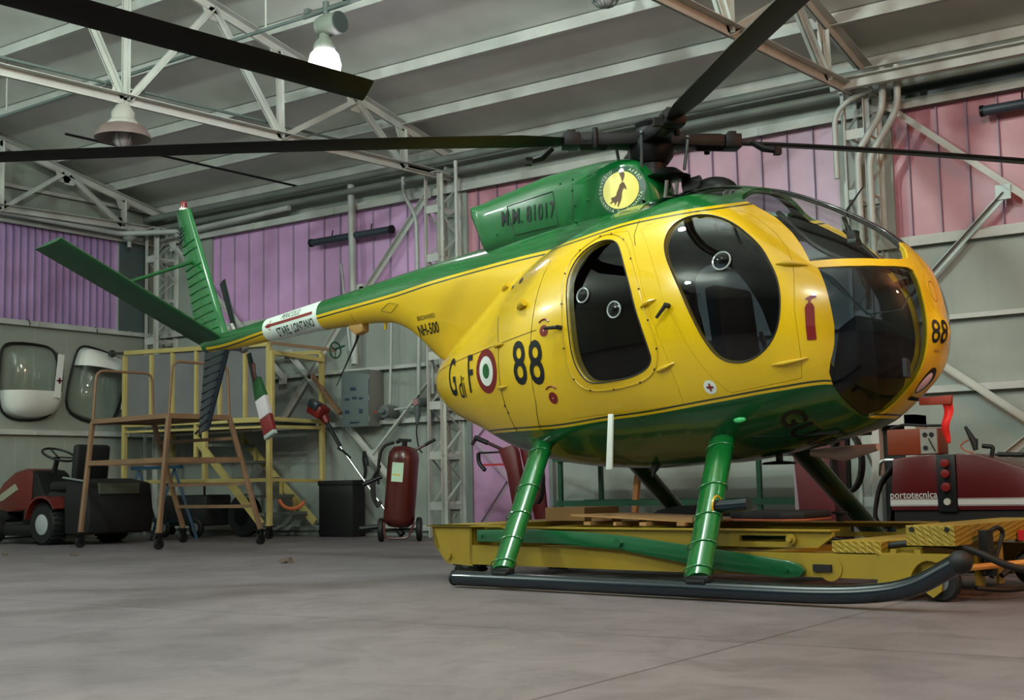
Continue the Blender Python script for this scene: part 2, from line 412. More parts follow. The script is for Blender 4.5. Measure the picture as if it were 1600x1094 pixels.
# ---- trusses, each built in its own plane across the hangar
def truss(x, chord, top, webs, label, name='roof_truss'):
    t = thing(name, label, 'truss', (x, 0, 0), 0, 'roof trusses')
    def double(p, q, w, nm):
        m_ = MB()
        for s in (-1, 1):
            a = Vector((s*0.012, *p)); b = Vector((s*0.012, *q)); d = (b-a).normalized()
            xx = Vector((1, 0, 0)); zz = xx.cross(d)
            m_.bar(a, b, 0.006, w, zz); off = zz*(w/2)
            m_.box((a+b)/2 - off + xx*s*(w/2), (w, (b-a).length, 0.006), Matrix((xx, d, zz)).transposed())
        m_.obj(nm, WHITE_STEEL, t, False)
    double(chord[0], chord[1], 0.075, 'bottom_chord'); double(top[0], top[1], 0.075, 'top_chord')
    for p, q in webs: double(p, q, 0.042, 'web_member')
    seen = set()
    for p, q in webs:
        for k in (p, q):
            if k in seen: continue
            seen.add(k); g = MB(); g.prism([(k[0]-0.12, k[1]-0.02), (k[0]+0.12, k[1]-0.02), (k[0]+0.08, k[1]+0.11), (k[0]-0.08, k[1]+0.11)] if k[1] < 4.3 else [(k[0]-0.13, k[1]+0.04), (k[0]+0.13, k[1]-0.03), (k[0]+0.07, k[1]-0.12), (k[0]-0.06, k[1]-0.12)], 0, -0.005, 0.005); g.obj('gusset_plate', WHITE_STEEL, t, False)
    return t
def tz(y): return 4.37 - 0.2*y*1.0
T1W = [((-0.88, 4.09), (-0.89, 4.53)), ((-0.88, 4.09), (-1.67, 4.67)), ((-2.78, 4.03), (-1.67, 4.67)), ((-2.78, 4.03), (-2.79, 4.91)),
       ((-2.78, 4.03), (-3.66, 5.10)), ((-4.62, 3.98), (-3.66, 5.10)), ((-4.65, 3.97), (-4.65, 5.28)), ((-4.68, 3.98), (-5.55, 5.47)), ((-6.5, 3.92), (-5.55, 5.47)),
       ((-6.5, 3.92), (-6.5, 5.66)), ((-6.5, 3.92), (-7.4, 5.84)), ((-0.88, 4.11), (-0.05, 4.14))]
truss(5.24, ((0.0, 4.13), (-8.4, 3.84)), ((0.0, 4.37), (-8.4, 6.04)), T1W, 'white roof truss over the tail, a broad unlit lamp hung under it')
T2W = [((-1.04, 4.05), (-1.07, 4.50)), ((-1.04, 4.05), (-1.75, 4.62)), ((-3.01, 3.93), (-1.75, 4.62)), ((-3.01, 3.93), (-3.0, 4.88)), ((-3.01, 3.93), (-3.8, 5.05)), ((-5.0, 3.86), (-3.8, 5.05)), ((-5.0, 3.86), (-5.0, 5.3))]
truss(10.21, ((0.0, 4.12), (-8.4, 3.62)), ((0.0, 4.37), (-8.4, 6.04)), T2W, 'white and shaded roof truss crossing behind the raised rotor blade, over the rotor hub')
T0W = [((-0.77, 4.11), (-0.77, 4.46)), ((-0.80, 4.11), (-1.62, 4.64)), ((-2.59, 4.05), (-1.70, 4.66)), ((-2.6, 4.04), (-2.6, 4.90)), ((-2.6, 4.05), (-3.7, 5.1)), ((-4.6, 3.98), (-3.7, 5.1))]
truss(0.27, ((0.0, 4.13), (-8.4, 3.9)), ((0.0, 4.31), (-8.4, 6.12)), T0W, 'end roof truss lying along the left wall above the purple window')

# ---- purlins along the hangar
for i, y in enumerate((-0.06, -0.88, -1.76, -2.86, -3.75, -4.7, -5.7)):
    z = roof_z(y)
    m_ = MB(); m_.span((0.0, y-0.004, z-0.135), (19.0, y+0.004, z-0.005)); m_.span((0.0, y-0.05, z-0.14), (19.0, y+0.004, z-0.132)); m_.span((0, y-0.004, z-0.012), (19, y+0.05, z-0.004))
    o = m_.obj('roof_purlin', WHITE_STEEL, None, False)
    tag(o, ['white roof purlin running nearest the back wall under the roof', 'second white roof purlin out from the back wall', 'third white roof purlin out from the back wall',
            'fourth white roof purlin from the back wall, next to the lit lamp', 'fifth white roof purlin out from the back wall', 'sixth white roof purlin, passing the top left corner', 'seventh white roof purlin, high over the floor'][i], 'purlin', 'roof purlins')
# two eaves pipes
for y, z, r, lb in ((-0.24, 4.30, 0.045, 'upper grey eaves pipe running along the top of the back wall'), (-0.18, 4.16, 0.04, 'lower grey eaves pipe running along the top of the back wall')):
    tag(MB().cyl((0.1, y, z), (18.9, y, z), r, 12).obj('eaves_pipe', P('eaves_grey', (112, 120, 114), 0.5)), lb, 'pipe', 'eaves pipes')
# white channel beam at right
tag(MB().span((10.10, -0.66, 4.06), (18.8, -0.60, 4.15)).span((10.10, -0.72, 4.14), (18.8, -0.60, 4.15)).obj('channel_beam', WHITE_STEEL, None, False), 'white channel beam running right from the truss end above the rose panels', 'beam')

# ---- wall braces
def brace(a, b, label, w=0.055, mat=WHITE_STEEL, y=-0.13):
    m_ = MB(); m_.angle((a[0], y, a[1]), (b[0], y, b[1]), w, 0.007, (0, 1, 0))
    for p in (a, b): m_.box((p[0], y+0.01, p[1]), (0.13, 0.008, 0.13))
    tag(m_.obj('wall_brace', mat, None, False), label, 'brace', 'diagonal wall braces')
brace((10.36, 4.02), (11.75, 2.80), 'white diagonal brace crossing the rose window panels')
brace((11.42, 3.03), (10.45, 2.1), 'steel diagonal brace rising right from behind the helicopter nose', 0.05, P('worn_steel_brace', (140, 146, 142), 0.4, 0.4))
brace((10.60, 1.68), (11.7, 0.86), 'white diagonal brace running down right beside the nose probe')
brace((11.62, 1.0), (10.9, 0.45), 'grey diagonal brace low in the right corner above the red machine', 0.06)
brace((4.95, 3.98), (3.96, 2.92), 'white diagonal brace over the violet window left of the middle column')
brace((3.9, 2.95), (2.55, 1.42), 'white diagonal brace running down left from the tail boom', 0.05)
brace((2.70, 2.25), (4.55, 0.45), 'white diagonal brace running down right behind the wheeled extinguisher', 0.05)
brace((4.10, 0.95), (5.0, 1.80), 'white diagonal brace rising right to the two wall sockets', 0.045)
brace((0.5, 3.9), (2.6, 1.95), 'white diagonal brace behind the green tail fin', 0.05)

# ---- pipes
PIPE = P('white_pipe', (176, 182, 178), 0.4)
def pipe(pts, r, label, mat=PIPE, name='wall_pipe', rad=0.12, group='pipes and conduits on the walls'):
    tag(MB().tube(rounded(pts, rad), r, 10).obj(name, mat), label, 'pipe', group)
pipe([(3.79, -0.14, 4.25), (3.83, -0.14, 2.05)], 0.045, 'thick grey drain pipe down the violet window')
pipe([(4.67, -0.2, 4.2), (4.67, -0.2, 4.0), (4.86, -0.2, 3.7), (4.88, -0.2, 2.5), (4.86, -0.2, 1.62)], 0.024, 'white conduit with a swan neck left of the middle column')
pipe([(5.04, -0.2, 2.05), (5.07, -0.2, 2.03), (5.07, -0.2, 1.62)], 0.02, 'short white conduit rising from the right hand wall socket', name='wall_conduit')
pipe([(5.62, -0.42, 4.2), (5.62, -0.42, 2.7)], 0.022, 'thin white conduit standing in front of the middle column', name='wall_conduit')
pipe([(3.75, -0.12, 2.15), (3.60, -0.12, 3.3)], 0.018, 'thin white conduit beside the thick drain pipe', name='wall_conduit')
pipe([(10.52, -0.45, 4.25), (10.50, -0.45, 3.85), (10.35, -0.45, 3.65), (10.25, -0.45, 3.5), (10.25, -0.45, 2.4)], 0.032, 'grey pipe with a swan neck beside the column over the nose, left one')
pipe([(10.65, -0.45, 4.25), (10.64, -0.45, 3.85), (10.48, -0.45, 3.62), (10.36, -0.45, 3.45), (10.36, -0.45, 2.4)], 0.032, 'grey pipe with a swan neck beside the column over the nose, right one')
pipe([(10.05, -0.45, 3.3), (10.05, -0.45, 3.9), (10.2, -0.45, 4.02), (10.42, -0.45, 4.08)], 0.026, 'thin pipe bending right under the truss end by the nose column')
pipe([(0.2, -5.8, 4.06), (0.2, -0.75, 4.02), (0.9, -0.2, 4.05), (2.8, -0.2, 4.10)], 0.035, 'grey pipe along the foot of the left end truss with a round junction')
tag(MB().sphere((0.22, -0.62, 4.02), 0.10).cyl((0.22, -0.62, 3.95), (0.22, -0.62, 3.85), 0.03).obj('junction_ball', P('junction_grey', (140, 148, 142), 0.45)), 'round grey junction on the pipe at the left wall corner', 'junction')
pipe([(1.6, -3.6, 4.69), (7.4, -3.6, 4.78)], 0.018, 'thin grey conduit slanting up to the lit hanging lamp', P('conduit_grey', (96, 110, 106), 0.5), 'lamp_conduit')
pipe([(5.15, -6.5, 4.05), (5.15, -1.2, 4.25)], 0.014, 'thin grey rod running just above the bottom chord of the tail truss', P('conduit_grey', (96, 110, 106), 0.5), 'truss_conduit')
pipe([(2.95, -3.6, 4.3), (2.95, -0.2, 4.35)], 0.014, 'thin dark rod crossing under the roof at the left', DARK, 'roof_rod')
pipe([(10.12, -4.5, 4.0), (10.12, -0.3, 4.15)], 0.016, 'dark rod running above the bottom chord of the truss by the rotor', DARK, 'truss_conduit')
pipe([(3.72, -0.12, 2.22), (3.80, -0.12, 2.05)], 0.03, 'short grey sleeve at the foot of the drain pipe', GREY)
# ceiling conduit hangers
for x, lb in ((5.9, 'thin white hanger rod left of the lit lamp'), (1.9, 'thin hanger rod near the top left corner')):
    tag(MB().cyl((x, -3.6, 4.74), (x, -3.6, roof_z(-3.6)), 0.01, 6).obj('hanger_rod', WHITE_STEEL), lb, 'rod')

# ---- tube lights on the panels
def tube_light(x0, x1, z, label):
    t = thing('tube_light', label, 'light fixture', ((x0+x1)/2, -0.12, z)); L = (x1-x0)/2
    MB().cyl((-L, 0, 0), (L, 0, 0), 0.045, 14).obj('tube_housing', P('housing_dark', (52, 62, 72), 0.45), t)
    for s in (-1, 1):
        MB().cyl((s*L, 0, 0), (s*(L+0.03), 0, 0), 0.052, 14).obj('end_cap', DARK, t)
    MB().cyl((-L*0.5, 0.0, 0.0), (-L*0.5, 0.03, 0.12), 0.008, 6).cyl((L*0.5, 0, 0), (L*0.5, 0.03, 0.12), 0.008, 6).obj('bracket', DARK, t)
tube_light(3.12, 4.40, 3.62, 'dark unlit tube light on the violet window panels')
tube_light(11.30, 12.6, 3.78, 'dark unlit tube light at the top of the rose window panels')

# ---- lamps
t = thing('hanging_lamp', 'lit hanging hangar lamp with a bare glowing globe under a round ballast housing', 'lamp', (LAMP_POS.x, LAMP_POS.y, LAMP_POS.z-0.17))
LG = P('lamp_grey', (120, 128, 118), 0.5)
bulb = P('glowing_globe', (255, 240, 255), 0.3, emit=14)
MB().lathe([(0.0, -0.03), (0.08, -0.01), (0.135, 0.05), (0.145, 0.14), (0.125, 0.22), (0.085, 0.27)], (0, 0, 0)).obj('glass_globe', bulb, t)
MB().lathe([(0.085, 0.25), (0.10, 0.28), (0.09, 0.33), (0.05, 0.37), (0.045, 0.41)], (0, 0, 0)).obj('lamp_collar', LG, t)
MB().cyl((-0.03, 0.02, 0.49), (0.16, 0.02, 0.49), 0.10, 24).cyl((-0.07, 0.02, 0.49), (-0.03, 0.02, 0.49), 0.09, 24).obj('ballast_housing', LG, t, bevel=0.008)
MB().cyl((0.16, 0.02, 0.49), (0.175, 0.02, 0.49), 0.096, 24).obj('housing_cover', P('cover_grey', (60, 72, 72), 0.5), t)
MB().cyl((0.02, 0, 0.56), (0.02, 0, 0.70), 0.028).cyl((-0.25, 0, 0.62), (0.32, 0, 0.635), 0.022).box((-0.2, 0, 0.66), (0.05, 0.05, 0.05)).box((0.26, 0, 0.68), (0.05, 0.05, 0.05)).obj('pipe_tee', P('tee_grey', (84, 96, 92), 0.5), t)
MB().cyl((0.02, 0, 0.70), (0.02, 0, roof_z(-3.6)-4.14), 0.006, 6).obj('hanger', LG, t)

t = thing('hanging_lamp', 'unlit hanging lamp with a wide brown shade under the tail truss', 'lamp', (5.24, -4.66, 3.60))
MB().lathe([(0.05, 0.34), (0.07, 0.30), (0.10, 0.26), (0.10, 0.20), (0.13, 0.17), (0.13, 0.14)]).obj('lamp_cap', P('cap_grey', (160, 160, 152), 0.5), t)
MB().lathe([(0.13, 0.15), (0.20, 0.12), (0.235, 0.06), (0.24, 0.03), (0.225, 0.03), (0.12, 0.12)], n=32).obj('lamp_shade', P('shade_brown', (112, 96, 92), 0.45), t)
MB().sphere((0, 0, 0.04), 0.075, 16, 10, (1, 1, 1.3)).obj('glass_globe', P('clear_globe', (170, 165, 170), 0.1, coat=1), t)
m_ = MB()
for k in range(6):
    a = k*PI/3; m_.tube(arc((0, 0, 0.04), 0.1, -PI/2, PI/2, 8, (math.cos(a)*0.85, math.sin(a)*0.85, 0), (0, 0, 1)), 0.004, 5)
m_.obj('wire_guard', GREY, t)
MB().cyl((0, 0, 0.33), (0, 0, 0.36), 0.02).obj('hanger', GREY, t)

t = thing('cage_lamp', 'unlit cage lamp cut by the top edge, right of the picture centre', 'lamp', (8.85, -2.5, 4.60))
m_ = MB()
for k in range(8):
    a = k*PI/8; m_.tube(arc((0, 0, 0.08), 0.12, PI, 2*PI, 8, (math.cos(a), math.sin(a), 0), (0, 0, 0.7)), 0.004, 5)
m_.tube(arc((0, 0, 0.05), 0.11, 0, 2*PI, 16, (1, 0, 0), (0, 1, 0))[:-1], 0.004, 5, closed=True)
m_.obj('wire_guard', GREY, t)
MB().sphere((0, 0, 0.08), 0.085).obj('glass_globe', P('clear_globe', (170, 165, 170), 0.1, coat=1), t)
MB().lathe([(0.13, 0.08), (0.14, 0.14), (0.06, 0.26), (0.03, 0.34), (0.03, 0.44)]).obj('lamp_cap', GREY, t)

# ================================================================== THE HELICOPTER (own frame: x forward, y to its far side, z up)
HELI = thing('helicopter', 'yellow and green helicopter with skids and large dark bubble windows, marked 88', 'helicopter', (10.519, -4.869, 0), math.radians(-7.5))

def pchip(xs, ys):
    n = len(xs); hh = [xs[i+1]-xs[i] for i in range(n-1)]; d = [(ys[i+1]-ys[i])/hh[i] for i in range(n-1)]
    m_ = [0]*n; m_[0] = d[0]; m_[-1] = d[-1]
    for i in range(1, n-1):
        if d[i-1]*d[i] > 0:
            w1 = 2*hh[i]+hh[i-1]; w2 = hh[i]+2*hh[i-1]; m_[i] = (w1+w2)/(w1/d[i-1]+w2/d[i])
    def f(x):
        k = 0
        while k < n-2 and x > xs[k+1]: k += 1
        t = (x-xs[k])/hh[k]
        return ys[k]*(1+2*t)*(1-t)**2+m_[k]*hh[k]*t*(1-t)**2+ys[k+1]*t*t*(3-2*t)+m_[k+1]*hh[k]*t*t*(t-1)
    return f
U = [-1.80, -1.73, -1.6, -1.3, -1.0, -.7, -.3, .1, .5, .9, 1.2, 1.45, 1.62, 1.74, 1.80]
ZTP = [1.37, 1.43, 1.505, 1.677, 1.867, 2.017, 2.162, 2.246, 2.27, 2.193, 2.068, 1.924, 1.788, 1.611, 1.403]
ZBT = [1.19, 1.13, 1.045, 0.922, 0.791, 0.712, 0.665, 0.655, 0.67, 0.715, 0.775, 0.847, 0.966, 1.08, 1.213]
WID = [0.09, 0.16, 0.25, 0.404, 0.511, 0.609, 0.672, 0.686, 0.686, 0.651, 0.592, 0.497, 0.389, 0.261, 0.10]
U0, U1 = -1.835, 1.838
NE = 2.15
us = [U0]+U+[U1]
zc = [(a+b)/2 for a, b in zip(ZTP, ZBT)]; hh = [((a-b)/2)**2 for a, b in zip(ZTP, ZBT)]
fC = pchip(us, [zc[0]]+zc+[zc[-1]]); fH = pchip(us, [0]+hh+[0]); fW = pchip(us, [0]+[q*q for q in WID]+[0])
def prof(u):
    u = min(max(u, U0), U1)
    return fC(u), math.sqrt(max(fH(u), 0)), math.sqrt(max(fW(u), 0))
def level(p):
    C, H, W = prof(p[0]); e = (abs(p[1])/max(W, 1e-4))**NE+(abs(p[2]-C)/max(H, 1e-4))**NE
    return e**(1/NE) + (max(0, p[0]-U1)+max(0, U0-p[0]))*8
def bnormal(p):
    e = 0.004
    g = Vector([level((p[0]+(e if i == 0 else 0), p[1]+(e if i == 1 else 0), p[2]+(e if i == 2 else 0)))-level((p[0]-(e if i == 0 else 0), p[1]-(e if i == 1 else 0), p[2]-(e if i == 2 else 0))) for i in range(3)])
    return g.normalized() if g.length else Vector((1, 0, 0))
def side(u, z, off=0.0):
    """point on the near (right hand) flank of the cabin"""
    C, H, W = prof(u); t = min(0.9999, abs(z-C)/max(H, 1e-4)); v = -W*(1-t**NE)**(1/NE)
    p = Vector((u, v, z)); return p+bnormal(p)*off
def top(u, v, off=0.0):
    C, H, W = prof(u); t = min(0.9999, abs(v)/max(W, 1e-4)); p = Vector((u, v, C+H*(1-t**NE)**(1/NE))); return p+bnormal(p)*off
def belly(u, v, off=0.0):
    C, H, W = prof(u); t = min(0.9999, abs(v)/max(W, 1e-4)); p = Vector((u, v, C-H*(1-t**NE)**(1/NE))); return p+bnormal(p)*off
NU, NT = 110, 88
def body_grid(off):
    vs = []; fs = []
    for i in range(NU+1):
        s = i/NU; u = U0+(U1-U0)*(0.5-0.5*math.cos(PI*s))
        if i == 0: u = U0+0.0006
        if i == NU: u = U1-0.0006
        C, H, W = prof(u)
        for k in range(NT):
            a = 2*PI*k/NT; c, s_ = math.cos(a), math.sin(a)
            p = Vector((u, W*math.copysign(abs(c)**(2/NE), c), C+H*math.copysign(abs(s_)**(2/NE), s_)))
            if off: p = p+bnormal(p)*off
            vs.append(p)
    for i in range(NU):
        for k in range(NT): fs.append((i*NT+k, i*NT+(k+1) % NT, (i+1)*NT+(k+1) % NT, (i+1)*NT+k))
    a = len(vs); vs.append(sum(vs[:NT], Vector())/NT); b = a+1; vs.append(sum(vs[NU*NT:NU*NT+NT], Vector())/NT)
    for k in range(NT): fs.append((a, (k+1) % NT, k)); fs.append((b, NU*NT+k, NU*NT+(k+1) % NT))
    return vs, fs
def shell_obj(name, o1, o2, mats):
    vs, fs = body_grid(o1); v2, f2 = body_grid(o2); k = len(vs)
    me = bpy.data.meshes.new(name)
    # orientation: outer outward, inner flipped
    me.from_pydata(vs+v2, [], [f[::-1] for f in fs]+[tuple(i+k for i in f) for f in f2])
    for m_ in mats: me.materials.append(m_)
    n = len(fs)
    for i, p in enumerate(me.polygons): p.material_index = 0 if i < n else min(1, len(mats)-1); p.use_smooth = True
    o = bpy.data.objects.new(name, me); COL.objects.link(o); return o
CEN = Vector((0.75, 0, 1.42))
def cutter(pts, grow=1.0, s0=0.55, s1=1.5, mirror=False):
    pts = [Vector(p) for p in pts]
    if grow != 1.0:
        g = sum(pts, Vector())/len(pts); pts = [g+(p-g)*grow for p in pts]
    if mirror: pts = [Vector((p.x, -p.y, p.z)) for p in pts][::-1]
    n = len(pts); vs = [CEN+(p-CEN)*s0 for p in pts]+[CEN+(p-CEN)*s1 for p in pts]
    g0 = sum(vs[:n], Vector())/n; g1 = sum(vs[n:], Vector())/n; vs += [g0, g1]; fs = []
    for i in range(n):
        j = (i+1) % n; fs += [(i, j, n+j, n+i), (i, 2*n, j), (n+i, n+j, 2*n+1)]
    me = bpy.data.meshes.new('cut'); me.from_pydata(vs, [], fs)
    bm = bmesh.new(); bm.from_mesh(me); bmesh.ops.recalc_face_normals(bm, faces=bm.faces); bm.to_mesh(me); bm.free()
    o = bpy.data.objects.new('cut', me); COL.objects.link(o); return o
def boolean(o, cuts, op, keep=False):
    for c in cuts:
        md = o.modifiers.new('b', 'BOOLEAN'); md.solver = 'EXACT'; md.operation = op; md.object = c
        dg = bpy.context.evaluated_depsgraph_get(); me = bpy.data.meshes.new_from_object(o.evaluated_get(dg))
        o.modifiers.clear(); old = o.data; o.data = me; bpy.data.meshes.remove(old)
        if not keep:
            cm = c.data; bpy.data.objects.remove(c); bpy.data.meshes.remove(cm)
    return o
def smooth_body(me, off=0.0):
    nm = []; cache = {}
    for p in me.polygons: p.use_smooth = True
    for p in me.polygons:
        for vi in p.vertices:
            co = me.vertices[vi].co; k = vi
            if k not in cache: cache[k] = bnormal(co)
            n = cache[k]
            d = n.dot(p.normal)
            nm.append(tuple(n) if d > 0.8 else (tuple(-n) if d < -0.8 else tuple(p.normal)))
    me.normals_split_custom_set(nm)
def catmull(pts, n=4):
    pts = [Vector(p) for p in pts]; N = len(pts); out = []
    for i in range(N):
        a, b, c, d = pts[i-1], pts[i], pts[(i+1) % N], pts[(i+2) % N]
        for k in range(n):
            t = k/n
            out.append(0.5*((2*b)+(c-a)*t+(2*a-5*b+4*c-d)*t*t+(3*b-a-3*c+d)*t**3))
    return out

# ---- paint with the green top, the yellow flank and the thin dark lines
def paint():
    mt = P('helicopter_paint', (224, 184, 6), 0.24, coat=0.7, bump=0.03, bscale=7)
    nt = mt.node_tree; b = nt.nodes['Principled BSDF']; tc = [n for n in nt.nodes if n.type == 'TEX_COORD'][0]
    sx = nt.nodes.new('ShaderNodeSeparateXYZ'); nt.links.new(tc.outputs['Object'], sx.inputs[0])
    t = nt.nodes.new('ShaderNodeMath'); t.operation = 'MULTIPLY_ADD'; t.inputs[1].default_value = 1/8; t.inputs[2].default_value = 5/8
    nt.links.new(sx.outputs[0], t.inputs[0])
    def curve(pts):
        fc = nt.nodes.new('ShaderNodeFloatCurve'); c = fc.mapping.curves[0]
        P_ = [((u+5)/8, (z-0.6)/1.8) for u, z in pts]
        P_ = [(0, P_[0][1])]+P_+[(1, P_[-1][1])]
        while len(c.points) < len(P_): c.points.new(0.5, 0.5)
        for q, (x, y) in zip(c.points, P_): q.location = (x, y); q.handle_type = 'AUTO_CLAMPED'
        fc.mapping.update(); nt.links.new(t.outputs[0], fc.inputs['Value'])
        m_ = nt.nodes.new('ShaderNodeMath'); m_.operation = 'MULTIPLY_ADD'; m_.inputs[1].default_value = -1.8; m_.inputs[2].default_value = -0.6
        nt.links.new(fc.outputs[0], m_.inputs[0])
        s = nt.nodes.new('ShaderNodeMath'); s.operation = 'ADD'; nt.links.new(m_.outputs[0], s.inputs[0]); nt.links.new(sx.outputs[2], s.inputs[1]); return s.outputs[0]
    up = curve([(-4.6, 1.775), (-3.63, 1.85), (-2.98, 1.892), (-2.32, 1.935), (-1.66, 1.985), (-0.9, 2.005), (-0.16, 2.022), (0.23, 2.055), (0.6, 2.058), (0.92, 2.066), (1.2, 2.09)])
    lo = curve([(-2, 0.903), (-1.09, 0.900), (-0.45, 0.896), (0.08, 0.926), (0.37, 0.943), (0.83, 0.988), (1.15, 1.023), (1.40, 1.044), (1.46, 0.875), (2.0, 0.875)])
    def step(sock, a, bb):
        g = nt.nodes.new('ShaderNodeMath'); g.operation = 'GREATER_THAN'; g.inputs[1].default_value = a; nt.links.new(sock, g.inputs[0])
        l = nt.nodes.new('ShaderNodeMath'); l.operation = 'LESS_THAN'; l.inputs[1].default_value = bb; nt.links.new(sock, l.inputs[0])
        m_ = nt.nodes.new('ShaderNodeMath'); m_.operation = 'MULTIPLY'; nt.links.new(g.outputs[0], m_.inputs[0]); nt.links.new(l.outputs[0], m_.inputs[1]); return m_.outputs[0]
    prev = None; base = (*srgb((224, 184, 6)), 1)
    for mask, col in ((step(up, -0.030, -0.019), (60, 66, 30)), (step(lo, 0.013, 0.023), (50, 58, 30)), (step(up, 0, 9), (10, 92, 38)), (step(lo, -9, 0), (8, 76, 34))):
        mx = nt.nodes.new('ShaderNodeMix'); mx.data_type = 'RGBA'; mx.inputs[6].default_value = base; mx.inputs[7].default_value = (*srgb(col), 1)
        if prev is not None: nt.links.new(prev, mx.inputs[6])
        nt.links.new(mask, mx.inputs[0]); prev = mx.outputs[2]
    # the dark centre bar between the two upper panes
    ab = nt.nodes.new('ShaderNodeMath'); ab.operation = 'ABSOLUTE'; nt.links.new(sx.outputs[1], ab.inputs[0])
    k1 = step(sx.outputs[0], .88, 1.62); k2 = step(ab.outputs[0], -1, .047); k3 = step(sx.outputs[2], 1.75, 9)
    q1 = nt.nodes.new('ShaderNodeMath'); q1.operation = 'MULTIPLY'; nt.links.new(k1, q1.inputs[0]); nt.links.new(k2, q1.inputs[1])
    q2 = nt.nodes.new('ShaderNodeMath'); q2.operation = 'MULTIPLY'; nt.links.new(q1.outputs[0], q2.inputs[0]); nt.links.new(k3, q2.inputs[1])
    mx = nt.nodes.new('ShaderNodeMix'); mx.data_type = 'RGBA'; nt.links.new(prev, mx.inputs[6]); mx.inputs[7].default_value = (.012, .014, .016, 1)
    nt.links.new(q2.outputs[0], mx.inputs[0]); prev = mx.outputs[2]
    nt.links.new(prev, b.inputs['Base Color'])
    return mt
PAINT = paint()
INNER = P('cabin_lining', (20, 24, 26), 0.7)
TINT = glass('tinted_canopy_glass', (0.58, 0.61, 0.65)); CLEAR = glass('canopy_glass', (0.93, 0.95, 0.94))

L_front_window = [(.715,-.504,2.008),(.811,-.5,1.983),(.915,-.514,1.931),(1.02,-.534,1.85),(1.103,-.549,1.768),(1.163,-.565,1.677),(1.202,-.574,1.598),(1.221,-.582,1.516),(1.222,-.586,1.436),(1.209,-.588,1.358),(1.181,-.588,1.295),(1.134,-.589,1.24),(1.072,-.592,1.199),(.999,-.599,1.178),(.92,-.615,1.187),(.863,-.629,1.221),(.821,-.646,1.277),(.778,-.661,1.355),(.732,-.671,1.454),(.68,-.672,1.57),(.618,-.661,1.69),(.568,-.64,1.783),(.541,-.612,1.861),(.544,-.579,1.929),(.574,-.547,1.978),(.632,-.519,2.005)]
L_rear_window = [(.102,-.554,1.951),(.168,-.571,1.93),(.217,-.597,1.883),(.277,-.64,1.781),(.341,-.674,1.64),(.381,-.685,1.518),(.425,-.684,1.387),(.457,-.67,1.27),(.457,-.66,1.225),(.422,-.651,1.188),(.35,-.644,1.159),(.26,-.64,1.142),(.141,-.64,1.133),(.036,-.641,1.134),(-.018,-.649,1.162),(-.058,-.664,1.224),(-.081,-.676,1.303),(-.092,-.682,1.388),(-.105,-.68,1.51),(-.123,-.663,1.635),(-.135,-.636,1.737),(-.124,-.608,1.813),(-.096,-.581,1.874),(-.048,-.561,1.919),(.023,-.551,1.947)]
L_lower = [(1.388,-.485,1.634),(1.476,-.435,1.634),(1.558,-.376,1.632),(1.65,-.282,1.630),(1.716,-.15,1.630),(1.735,-.122,1.615),(1.753,-.118,1.551),(1.775,-.12,1.443),(1.785,-.128,1.323),(1.777,-.128,1.22),(1.742,-.125,1.118),(1.675,-.110,1.021),(1.592,-.105,.948),(1.526,-.112,.904),(1.472,-.151,.879),(1.452,-.207,.888),(1.436,-.295,.93),(1.419,-.365,.981),(1.407,-.418,1.038),(1.409,-.454,1.101),(1.426,-.468,1.151),(1.458,-.478,1.238),(1.467,-.486,1.327),(1.455,-.493,1.432),(1.43,-.491,1.539),(1.402,-.486,1.609)]
def T_(u, v): return tuple(top(u, v))
L_upper = [T_(.89,-.37),(1.026,-.407,2.004),(1.127,-.423,1.938),(1.231,-.452,1.843),(1.3,-.474,1.756),(1.35,-.491,1.67),(1.448,-.432,1.674),(1.531,-.374,1.674),(1.625,-.284,1.670),(1.68,-.18,1.672),(1.70,-.10,1.690),T_(1.655,-.045),T_(1.5,-.035),T_(1.35,-.035),T_(1.2,-.035),T_(1.05,-.035),T_(.90,-.035),T_(.87,-.05),T_(.865,-.2),T_(.868,-.33)]
L_sky = [T_(.20,-.05),T_(.20,-.25),T_(.22,-.40),T_(.30,-.415),T_(.42,-.36),T_(.56,-.355),T_(.74,-.36),T_(.80,-.34),T_(.80,-.05)]
L_fdoor = [(.34,1.973),(.40,1.90),(.462,1.80),(.516,1.69),(.577,1.53),(.644,1.408),(.719,1.252),(.797,1.125),(.885,1.027),(1.08,1.052),(1.278,1.08),(1.297,1.184),(1.30,1.30),(1.291,1.417),(1.276,1.66),(1.24,1.74),(1.16,1.842),(1.02,1.957),(.93,2.0),(.84,2.022),(.636,2.025),(.45,2.018),(.36,2.0)]
L_rdoor = [(-.22,.945),(.0,.955),(.3,.965),(.594,.985),(.595,1.08),(.563,1.25),(.514,1.389),(.457,1.544),(.394,1.728),(.307,1.9),(.24,1.985),(.1,1.995),(-.05,1.96),(-.15,1.87),(-.19,1.7),(-.21,1.4),(-.22,1.1)]
fd = [side(u, z) for u, z in L_fdoor]; rd = [side(u, z) for u, z in L_rdoor]
fw = catmull(L_front_window, 3); rw = catmull(L_rear_window, 3)
fus = shell_obj('fuselage', 0, -0.028, [PAINT, INNER])
doors = []
for nm, L, win in (('front_door', fd, fw), ('rear_door', rd, rw)):
    o = shell_obj(nm, 0, -0.028, [PAINT, INNER])
    boolean(o, [cutter(L, 0.997)], 'INTERSECT'); boolean(o, [cutter(win)], 'DIFFERENCE')
    smooth_body(o.data); o.parent = HELI; doors.append(o)
boolean(fus, [cutter(fd, 1.003), cutter(rd, 1.003), cutter(fw, mirror=True), cutter(rw, mirror=True)]+[cutter(L, mirror=k) for L in (L_lower, L_upper, L_sky) for k in (False, True)], 'DIFFERENCE')
smooth_body(fus.data); fus.parent = HELI
